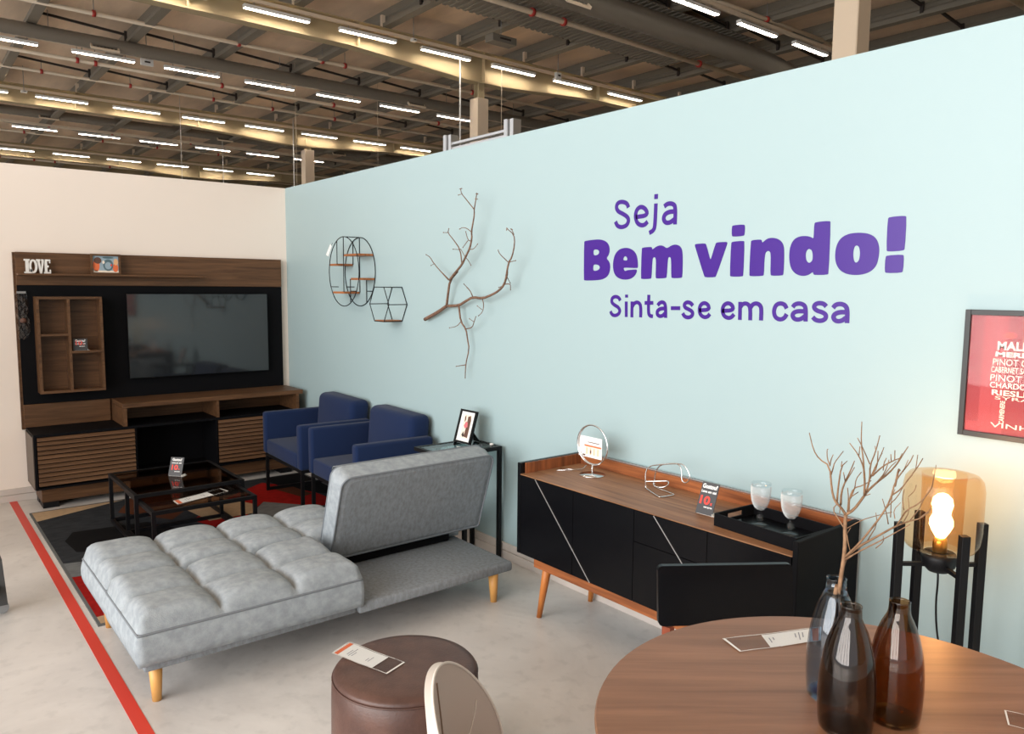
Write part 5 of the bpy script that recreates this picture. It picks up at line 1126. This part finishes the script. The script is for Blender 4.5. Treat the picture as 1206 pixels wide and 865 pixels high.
tx = MB(); pfn = lambda u, v: (u, -.0170, v)
for (w_, x0, x1, z, s_, of) in (('MALBEC', 5.667, 5.800, 1.416, .037, .0010), ('MERLOT', 5.663, 5.812, 1.394, .021, .0008), ('PINOT GRIGIO', 5.657, 5.820, 1.366, .030, 0), ('CABERNET SAUVIGNON', 5.653, 5.826, 1.343, .026, .0002), ('PINOT NOIR', 5.653, 5.826, 1.315, .030, 0), ('CHARDONNAY', 5.653, 5.826, 1.293, .026, .0003), ('RIESLING', 5.660, 5.815, 1.270, .024, .0006), ('SYRAH', 5.670, 5.80, 1.256, .015, 0), ('VINHO', 5.662, 5.815, 1.165, .022, 0)):
    fit_text(tx, w_, s_, pfn, x0, x1, z, of)
vs, fs = text_mesh('CARMENERE', .022, .0004, 'LEFT')
b_ = max(v.x for v in vs); tx.add([(5.700 - v.y * .9, -.0170, 1.178 + v.x / b_ * .075 * 1.0) for v in vs], fs)
tx.obj('cream_lettering', M_['creamp'], pn, fixn=False)
m2 = MB(); m2.add([(x, -.0166, z) for x, z in [(5.70 + .02 * cos(a_ * .6), 1.462 + .010 * sin(a_ * .6)) for a_ in range(10)]], [tuple(range(10))]); m2.obj('flame_mark', M_['signred'], pn, fixn=False)
MB().box((PX0 + fw, -.0205, PZ0 + fw), (PX1 - fw, -.0195, PZ1 - fw)).obj('glass_pane', glass('picture_glass', (.97, .97, .97, 1), .03, 1.22), wp)

# ------------------------------------------------------------------ tripod-like floor lamp
LX, LY = 5.645, -.30
lp = thing('floor_lamp', 'lit amber glass drum lamp on four black posts', 'lamp', (LX, LY, 0))
r0 = .111; zt, zb = 1.050, .808
MB().lathe([(.040, zb - .000), (.075, zb + .002), (.095, zb + .012), (.107, zb + .035), (r0, zb + .07), (r0, zt - .045), (.106, zt - .018), (.095, zt - .004), (.080, zt), (.062, zt - .002)], 56, c=(LX, LY, 0)).obj('glass_drum', M_['amber'], lp)
MB().lathe([(.062, zt - .002), (.060, zt - .03), (.058, zb + .03), (.050, zb + .012)], 40, c=(LX, LY, 0)).obj('inner_cylinder', M_['amber'], lp)
MB().lathe([(.001, .742), (.030, .744), (.046, .762), (.050, .788), (.045, .802), (.001, .803)], 32, c=(LX, LY, 0)).obj('hub', M_['black'], lp)
MB().lathe([(.001, .804), (.020, .804), (.020, .835), (.017, .85), (.001, .85)], 20, c=(LX, LY, 0)).obj('socket', M_['brass'], lp)
bl = MB().lathe([(.014, .851), (.024, .868), (.033, .888), (.032, .905), (.024, .922), (.026, .936), (.030, .952), (.026, .972), (.014, .984), (.001, .988)], 28, c=(LX, LY, 0)); bl.obj('bulb', M_['bulb'], lp)
pl_ = bpy.data.lights.new('lamp_glow', 'POINT'); pl_.energy = 2.3; pl_.color = (1, .58, .27); pl_.shadow_soft_size = .035
po = bpy.data.objects.new('lamp_glow', pl_); C.objects.link(po); po.location = (LX, LY, 1.03)
bpy.context.view_layer.update()
po.parent = lp; po.matrix_parent_inverse = Matrix.Identity(4); po.location = (0, 0, 1.03)
for k in range(4):
    a = R(50 + 90 * k); rr3 = .126
    x, y = LX + rr3 * cos(a), LY + rr3 * sin(a)
    m2 = MB().box((-.012, -.012, 0), (.012, .012, .895), .001, rot=Matrix.Translation((x, y, 0)) @ Matrix.Rotation(a, 4, 'Z')); m2.obj('post', M_['black'], lp)
    MB().bar((LX + .045 * cos(a), LY + .045 * sin(a), .765), (x - .012 * cos(a), y - .012 * sin(a), .765), .012, .012).obj('cross_arm', M_['black'], lp)
cp_ = [(LX, LY, .742), (LX + .002, LY, .70), (LX - .012, LY + .03, .63), (LX - .012, LY + .05, .53), (LX + .01, LY + .06, .42), (LX + .015, LY + .12, .20), (LX + .03, LY + .2, .02)]
MB().tube(chaikin(cp_, 2, False), .003, 6).obj('cord', M_['black'], lp)

# ------------------------------------------------------------------ round dining table and the things on it
TX, TY, TR, TZ = 5.951, -1.336, .5365, .75
tb = thing('round_table', 'round walnut dining table in the foreground', 'table', (TX, TY, 0), R(51))
MB().lathe([(.001, TZ - .028), (TR - .012, TZ - .028), (TR - .002, TZ - .020), (TR, TZ - .006), (TR - .003, TZ)], 96, c=(TX, TY, 0)).add([(TX + (TR - .003) * cos(2 * pi * k / 96), TY + (TR - .003) * sin(2 * pi * k / 96), TZ) for k in range(96)], [tuple(range(96))]).obj('tabletop', M_['table'], tb)
MB().lathe([(.05, .03), (.045, .1), (.04, .60), (.10, TZ - .029)], 28, c=(TX, TY, 0)).obj('pedestal', M_['black'], tb)
MB().lathe([(.001, 0), (.27, 0), (.27, .008), (.06, .03), (.001, .03)], 48, c=(TX, TY, 0)).obj('foot_plate', M_['black'], tb)
def vase(x, y, h, rb, label, m, cat='vase'):
    t = thing('bottle_vase', label, cat, (x, y, TZ))
    hn = h
    prof = [(rb * .82, 0), (rb * .92, .006), (rb * .955, .02), (rb * .99, .05), (rb, .076), (rb * .985, .10), (rb * .945, .125), (rb * .885, .147), (rb * .81, .166), (rb * .72, .184), (rb * .60, .202), (rb * .48, .215), (rb * .415, .2225), (rb * .385, .226), (rb * .37, h - .004), (rb * .385, h - .001), (rb * .375, h)]
    k = h / .25
    prof = [(r, z * k if z < .226 else z) for r, z in prof]
    inner = [(max(.001, r - .0028), z) for r, z in prof[::-1]][1:]
    inner = [(r, max(z, .012)) for r, z in inner] + [(.001, .012)]
    body = MB().lathe([(.001, .0)] + prof, 48, c=(x, y, TZ + .0005))
    body.lathe([(prof[-1][0], prof[-1][1])] + inner, 48, c=(x, y, TZ + .0005))
    body.obj('glass_body', m, t)
    MB().lathe([(.001, .002), (rb * .78, .002), (rb * .88, .008), (rb * .80, .0115), (.001, .0115)], 40, c=(x, y, TZ + .0005)).obj('thick_base', m, t)
    return t
vase(5.826, -1.272, .258, .052, 'blue-grey glass bottle vase holding the dry twigs', M_['blueglass'])
vase(5.905, -1.364, .250, .053, 'plum-brown glass bottle vase in front of the blue vase', M_['plumglass'])
vase(5.948, -1.256, .245, .052, 'amber-brown glass bottle vase, the one standing alone on the right', M_['brownglass'])
tw = MB()
for L_ in TWIGS:
    pr = [tuple(q) for q in L_]
    if len(pr) > 2: pr = chaikin(pr, 1, False)
    tw.tube([q[:3] for q in pr], [q[3] * .85 for q in pr], 6)
tw.tube([(5.838, -1.292, 1.00), (5.83, -1.285, .97), (5.824, -1.272, .80)], [.0047, .0045, .004], 7)
tw.tube([(5.840, -1.290, .995), (5.832, -1.265, .95), (5.842, -1.260, .78)], [.0035, .003, .003], 6)
tag(tw.obj('dry_twigs', M_['twig'], None), 'dry bare branching twigs standing in the blue-grey vase', 'twigs')
hang_tag('price leaflet in a clear sleeve on the round table beside the vases', [(5.640, -.975), (5.680, -1.050), (5.592, -1.255), (5.525, -1.230)], TZ, nplast=.38)
hang_tag('corner of a clear price sleeve at the right edge of the round table', [(6.20, -.99), (6.22, -1.06), (6.10, -1.10), (6.075, -1.045)], TZ, nplast=.5)

# black lacquer chair behind the table
bc = thing('dining_chair', 'dark chair with black lacquer back panel behind the round table', 'chair', (5.44, -.99, 0))
d_ = Vector((.235, .334, 0)).normalized(); n_ = Vector((d_.y, -d_.x, 0))   # along the back, toward the table
A0 = Vector((5.192, -1.070, 0))
def bcp(u, w_, z): return A0 + d_ * u + n_ * w_ + Vector((0, 0, z))
BWD = .405
m2 = MB(); pv = []
def rrec(w0, w1, za, zb, r=.02, n=4):
    o = []
    for cx_, cz_, a0 in ((w1 - r, zb - r, 0), (w0 + r, zb - r, pi / 2), (w0 + r, za + r, pi), (w1 - r, za + r, 1.5 * pi)):
        for k in range(n + 1): a = a0 + pi / 2 * k / n; o.append((cx_ + r * cos(a), cz_ + r * sin(a)))
    return o
m2.prism(rrec(0, BWD, .620, .792, .014), lambda q: bcp(q[0], -.012 - (q[1] - .62) * .15, q[1]), lambda q: bcp(q[0], .006 - (q[1] - .62) * .15, q[1]))
m2.obj('back_panel', M_['dblack'], bc)
for u in (.03, BWD - .03):
    MB().bar(bcp(u, .02, .44), bcp(u, -.0, .617), .020, .03).obj('back_post', M_['chairwood'], bc)
MB().prism(rrec(-.0, BWD + .0, 0, .40, .05), lambda q: bcp(q[0], q[1] + .02, .46), lambda q: bcp(q[0], q[1] + .02, .50)).obj('seat', M_['dblack'], bc)
for u in (.04, BWD - .04):
    for w_ in (.05, .38):
        MB().bar(bcp(u, w_, 0), bcp(u, w_ + .0, .459), .028).obj('leg', M_['chairwood'], bc)

# taupe shell chair at the bottom edge
tc_ = thing('dining_chair', 'taupe leatherette shell chair cut off by the bottom edge', 'chair', (5.46, -1.86, 0))
SD = Vector((5.951 - 5.40, -1.336 + 1.90, 0)).normalized(); SS = Vector((-SD.y, SD.x, 0))   # SS = sitter's left
SO = Vector((5.325, -1.918, 0))
def shell(u, v, off=0.0):
    """u -1..1 across, v 0..1 up the back; oval back, hollow to the front"""
    z = .443 + v * .36
    wdt = .226 * math.sqrt(max(0, 1 - max(0, (v - .25) / .75) ** 2.0)) if v > .25 else .226
    s_ = u * wdt
    f_ = -.02 - (v ** 1.2) * .02 + (s_ ** 2) * 2.2 * (1 - .35 * v)
    return SO + SS * s_ + SD * (f_ + off + .02) + Vector((0, 0, z))
def shell_mesh(off, m, name, par, flip=False):
    mb = MB(); nu, nv = 24, 24; V = []
    for i in range(nv + 1):
        for j in range(nu + 1):
            V.append(shell(-1 + 2 * j / nu, sin(i / nv * pi / 2), off))
    mb.add(V, [(i * (nu + 1) + j, i * (nu + 1) + j + 1, (i + 1) * (nu + 1) + j + 1, (i + 1) * (nu + 1) + j) for i in range(nv) for j in range(nu)], 0, True)
    return mb.obj(name, m, par, fixn=False)
fr_ = shell_mesh(.008, M_['tan_leather'], 'back_pad', tc_)
shell_mesh(-.008, M_['tan_edge'], 'back_shell', tc_)
m2 = MB(); nb_ = 40; vs = []
def edge(tt):  # walk the outline: left side up, over, right side down
    if tt < .5: return (-1, sin(tt * pi) )
    return (1, sin((1 - tt) * pi))
E_ = [edge(k / 80) for k in range(81)]
for u, v in E_: vs += [shell(u, v, .008), shell(u, v, -.008)]
m2.add(vs, [(2 * k, 2 * k + 1, 2 * k + 3, 2 * k + 2) for k in range(80)], 0, True); m2.obj('rim', M_['tan_edge'], tc_, fixn=False)
MB().tube([shell(u, v, .009) for u, v in E_], .0028, 6).obj('piping', M_['tan_edge'], tc_)
for uu in (0.0,):
    MB().tube([shell(.0 + .12 * sin(v * 3), v, .0095) for v in [k / 20 * .93 for k in range(21)]], .0018, 5).obj('seam', mat('seam_thread', rgb(140, 118, 100), .6) , fr_)
for sg in (-1, 1):
    MB().tube([shell(sg * (.35 + .5 * k / 12), .28 + .30 * (k / 12) ** 1.6, .0092) for k in range(13)], .0014, 5).obj('seam', M_['tan_edge'], fr_)
ps = []
for k in range(24): a = 2 * pi * k / 24; ps.append((.225 * cos(a), .20 + .205 * sin(a)))
m2 = MB(); m2.prism([(a_, b2) for a_, b2 in ps], lambda q: SO + SS * q[0] + SD * q[1] + Vector((0, 0, .445)), lambda q: SO + SS * q[0] + SD * q[1] + Vector((0, 0, .485))); m2.obj('seat', M_['tan_leather'], tc_)
for sx in (-1, 1):
    for sy in (.06, .34):
        q = SO + SS * sx * .13 + SD * sy; q2 = SO + SS * sx * .19 + SD * (sy + (.05 if sy > .2 else -.05))
        MB().tube([(q2.x, q2.y, 0), (q.x, q.y, .444)], [.010, .015], 12).obj('leg', M_['black'], tc_)

# ottoman
ot = thing('ottoman', 'round brown leather-look ottoman with a price leaflet on it', 'ottoman', (4.602, -1.568, 0))
ro = .228
MB().lathe([(.001, .010), (ro - .01, .010), (ro, .02), (ro + .003, .15), (ro + .001, .34), (ro - .001, .392), (ro - .006, .398)], 64, c=(4.602, -1.568, 0)).obj('side_cover', M_['ottoman'], ot)
MB().lathe([(ro - .006, .400), (ro - .004, .406), (ro - .012, .415), (ro - .04, .420), (.12, .4225), (.001, .423)], 64, c=(4.602, -1.568, 0)).obj('top_cover', M_['ottoman'], ot)
MB().tube([(4.602 + (ro - .003) * cos(2 * pi * k / 64), -1.568 + (ro - .003) * sin(2 * pi * k / 64), .399) for k in range(64)], .0028, 6, closed=True).obj('seam', M_['ottoman'], ot)
for a in (45, 135, 225, 315): MB().lathe([(.001, 0), (.02, 0), (.02, .0098), (.001, .0098)], 12, c=(4.602 + .16 * cos(R(a)), -1.568 + .16 * sin(R(a)), 0)).obj('foot', M_['black'], ot)
hang_tag('price leaflet in a clear sleeve on the brown ottoman', [(4.400, -1.722), (4.362, -1.640), (4.599, -1.568), (4.628, -1.650)], .4235, nplast=.27)

# black trolley at the left edge
bt = thing('display_trolley', 'edge of a tall black stand on a caster, cut off by the left frame edge', 'stand', (2.15, -2.55, 0))
MB().box((2.18, -2.72, .12), (2.34, -2.432, .155), .004).obj('base_plate', M_['rubber'], bt)
MB().box((2.20, -2.66, .155), (2.28, -2.424, .66), .004).obj('panel', M_['black'], bt)
m2 = MB().prism([(-2.432, .05), (-2.398, .05), (-2.412, .28), (-2.452, .28)], lambda q: Vector((2.20, q[0], q[1])), lambda q: Vector((2.285, q[0], q[1]))); m2.obj('side_foot', M_['rubber'], bt)
for yy in (-2.418, -2.68):
    m2 = MB(); m2.tube([(2.23, yy, .028), (2.255, yy, .028)], .027, 18); m2.obj('caster', M_['grey'], bt)
    MB().box((2.225, yy - .02, .056), (2.26, yy + .01, .119)).obj('caster_fork', M_['rubber'], bt)
